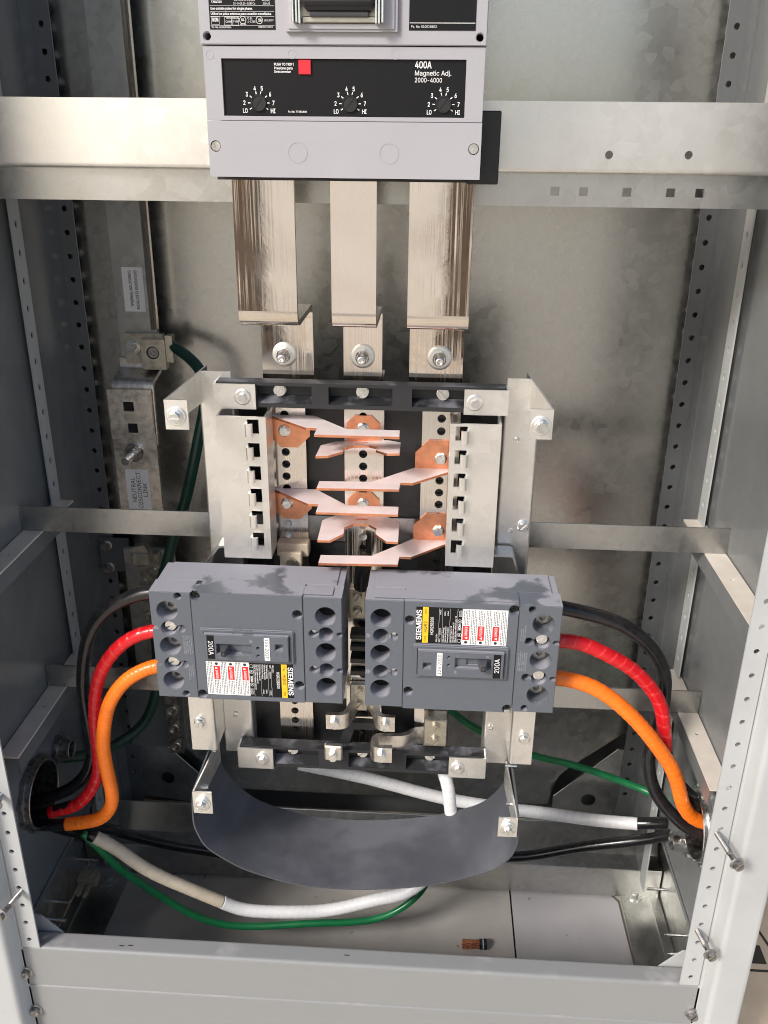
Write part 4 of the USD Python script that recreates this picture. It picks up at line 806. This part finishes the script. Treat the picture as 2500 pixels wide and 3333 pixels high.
cable('ground_cable', 'dark green ground cable falling from the ground lug behind the left of the chassis', [('jacket', P('D', [(1150, 462, 978), (1200, 490, 974), (1290, 560, 966), (1360, 650, 955), (1390, 760, 945), (1380, 900, 935), (1340, 1100, 925), (1290, 1350, 918), (1225, 1600, 912), (1170, 1760, 908), (1120, 1950, 906)]) + P('I', [(1060, 330, 905), (1060, 700, 903), (1050, 950, 900), (980, 1130, 895), (880, 1230, 885), (770, 1300, 870), (650, 1350, 850), (420, 1380, 825)]) + [(-440, 812, -665)], 6.2, 'cable_dkgreen', 0), ('bare_strands', P('D', [(1125, 455, 979), (1165, 470, 977)]), 4.6, 'copper_bright', 3.0)])
cable('stub_cable', 'short grey taped cable end behind the jumpers under the right breaker', [('tape', P('K', [(300, 1020, 880), (400, 1070, 878), (500, 1120, 876)]), 9.0, 'white_tape', 9.0)])

# ------------------------------------------------------------------ conduit fittings through the side walls
def fitting(name, label, o, d, r0, r1, n_lobes, mt, depth=14):
    t = thing(name, label, 'conduit fitting', o)
    o = np.asarray(o, float); d = np.asarray(d, float)
    obj('throat', ring(o - d*70, d, r0, r0 + 2.2, depth + 70, 44), M[mt], t)
    obj('added_cap', place(lathe([(0, 0), (r0, 0), (r0, 1), (0, 1)], 32), o - d*69, d), M['void'], t)  # black cap added to close the opening against daylight outside
    poly = unary_union([circ(0, 0, r1 - 2.5, 48)] + [affinity.rotate(sbox(-3, 0, 3, r1), 360 / n_lobes * k, origin=(0, 0)) for k in range(n_lobes)]).difference(circ(0, 0, r0 + 1.6, 44))
    obj('locknut', place(prism(poly, 'z', 0, 4.5), o + d*.6, d), M[mt], t)
fitting('conduit_bushing', 'large round bushing in the left wall that three cables pass through', (WL, 752, -668), (1, 0, 0), 35.5, 42, 10, 'steel_dark', 12)
fitting('cable_connector', 'small ringed cable connector on the left wall above the bushing', (WL, 818, -660), (1, 0, 0), 9, 17, 8, 'steel_dark', 18)
fitting('cable_connector', 'zinc cable connector low on the right wall taking a single black cable', (WR, 779, -718+2), (-1, 0, 0), 8.5, 16.5, 8, 'zinc', 20)
fitting('conduit_bushing', 'zinc bushing on the right wall half hidden by the front post', (WR, 752, -668), (-1, 0, 0), 35.5, 42, 10, 'zinc', 10)

# ------------------------------------------------------------------ odds and ends
q = pkz('V', 600, 1150, -936); 
t = thing('anchor_clip', 'beige square nylon fastener lying on the left base flange', 'fastener', (q[0], q[1], -945))
x, y = q[0], q[1]
bl = box(x-13, x+13, y-9, y+9, -944.8, -932, .8); obj('block', bl, M['nylon'], t)
obj('ring', ring((x+1, y+1, -932), (0, 0, 1), 4.2, 6.6, 2, 24), M['nylon'], t)
obj('prong', prism([(x-8, y-10), (x-3, y-10), (x-2, y-26), (x-5, y-30), (x-9, y-27)], 'z', -944.8, -939), M['nylon'], t); obj('prong', prism([(x+2, y-10), (x+5, y-10), (x+5, y-24), (x+1, y-30)], 'z', -944.8, -940), M['nylon'], t)
for c_, px_, nm in (('V', (735, 1165), 'left'), ('O', (935, 850), 'right')):
    q = pkz(c_, *px_, -944)
    t = thing('base_bolt', f'bolt with a round washer on the {nm} base flange', 'bolt', (q[0], q[1], -945))
    obj('washer', place(lathe([(0, 0), (11, 0), (11, 1.4), (0, 1.4)], 32), (q[0], q[1], -944.9), (0, 0, 1)), M['galv'], t)
    obj('head', [m for n, m in hex_head((q[0], q[1], -943.5), (0, 0, 1), 6.2, 5, .3, False)], M['galv'], t)
# cut end of stranded copper cable on the floor
a, b = pkz('O', 5, 1118, -943), pkz('O', 100, 1118, -943); c_ = pkz('O', 140, 1115, -943)
ax = (b - a) / np.linalg.norm(b - a); u, w, _ = frame_of(ax)
t = thing('cable_offcut', 'cut end of stranded copper cable with a black sleeve, lying on the floor', 'cable offcut', (b[0], b[1], -949))
base = np.array([a[0], a[1], -942.6]); L = np.linalg.norm(b - a)
k = 0
for rad, n in ((0, 1), (2.1, 6), (4.2, 12)):
    for i in range(n):
        th = 2*math.pi*i/n
        pts = [base + ax * (s * (L + 3)) + rad * (1 + .18*(1-s)) * (math.cos(th + s*1.1) * u + math.sin(th + s*1.1) * w) for s in np.linspace(RNG.random() * .06, 1, 5)]
        obj('strand', tube(pts, 1.0, 8, 2.5), M['copper_bright'], t)
s0 = base + ax * L
obj('sleeve', [place(lathe([(5.3, 0), (6.5, 0), (6.5, 9), (5.6, 9), (0, 8.6)], 28), s0, ax)], M['cable_black'], t)
obj('band', ring(s0 + ax*3.6, ax, 6.4, 6.75, 1.6, 28, .1), M['grey_print'], t)

wl_ = obj('plaster_wall', box(-4000, 4000, 1072, 1200, -952, 2600), M['rubble']); tag(wl_, 'rough pale plaster wall behind the cabinet', 'wall')
# unseen columns added to put dark bands into the metal reflections
for x, w, nm in ((-880, 200, 'left'), (115, 150, 'middle'), (1320, 380, 'right')):
    t = thing('added_column', f'unseen brown column added opposite the cabinet, {nm} of three, darkening metal reflections', 'column', (x, -2600, -954))
    obj('shaft', box(x-w/2, x+w/2, -2600-w/2, -2600+w/2, -860, 2200, 8), M['plaster_brown'], t)
    obj('plinth', box(x-w/2-30, x+w/2+30, -2630-w/2, -2570+w/2, -953.9, -860.2, 8), M['plaster_brown'], t)
# outside the right of the cabinet: card lying on the ground and broken plaster
t = thing('cardboard_sheet', 'brown card on the ground outside the right post, printed with a triangular mark', 'cardboard', (480, 800, -950))
obj('card', box(345, 900, 655, 985, -953.5, -951.5), M['card'], t)
q = pkz('O', 1590, 1130, -951.5); tri = Polygon([(q[0]-22, q[1]-34), (q[0]+24, q[1]-34), (q[0]+6, q[1]+42)]).buffer(4)
fill = tri.difference(tri.buffer(-3.5)).union(sbox(q[0]-16, q[1]-26, q[0]+6, q[1]+2).intersection(tri.buffer(-6)))
obj('printed_mark', prism(fill, 'z', -951.4, -951.2), M['dark_print'], t)
for k in range(26):
    ang = RNG.random(3); x, y = 345 + 420*RNG.random(), 975 + 95*RNG.random(); r = 8 + 26*RNG.random()**2
    m = trimesh.creation.icosphere(subdivisions=1, radius=r); m.vertices *= 1 + .5*(meshkit.noise(m.vertices/ r * 1.7 + k*9) - .5)[:, None]; m.vertices[:, 2] *= .6
    m.apply_translation((x, y, -951 + r*.3))
    if k == 0: rub = thing('plaster_rubble', 'heap of broken pale plaster lumps on the ground right of the cabinet', 'rubble', (500, 1100, -950))
    obj('lump', m, M['rubble'], rub, smooth=False)
gr = []
for k in range(90):
    x, y = (-390 + 330*RNG.random()**1.6, 935 - 22*RNG.random()**2) if k < 55 else (-380 + 640*RNG.random(), 690 + 240*RNG.random())
    r = (.5 + 2.2*RNG.random()**3) * (1 if k < 55 else .45); m = trimesh.creation.icosphere(subdivisions=0, radius=r); m.vertices *= [1 + RNG.random()*2, 1, .6]; m.apply_transform(trimesh.transformations.rotation_matrix(RNG.random()*6, (0, 0, 1))); m.apply_translation((x, y, -948.7 + r*.3)); gr.append(m)
tag(obj('grit', gr, M['plaster_brown'], None, smooth=False), 'crumbs of grit and chips scattered over the floor inside the cabinet', 'grit', None, 'stuff')
for x, y in ((-305, 658), (-296, 659), (-70, 662)):
    obj('paint_chip', prism(affinity.scale(circ(x, y, 1.0, 8), 3.2, .7), 'z', -781.2, -780.9), M['dark_print'], c1)
print('prims', len(used))
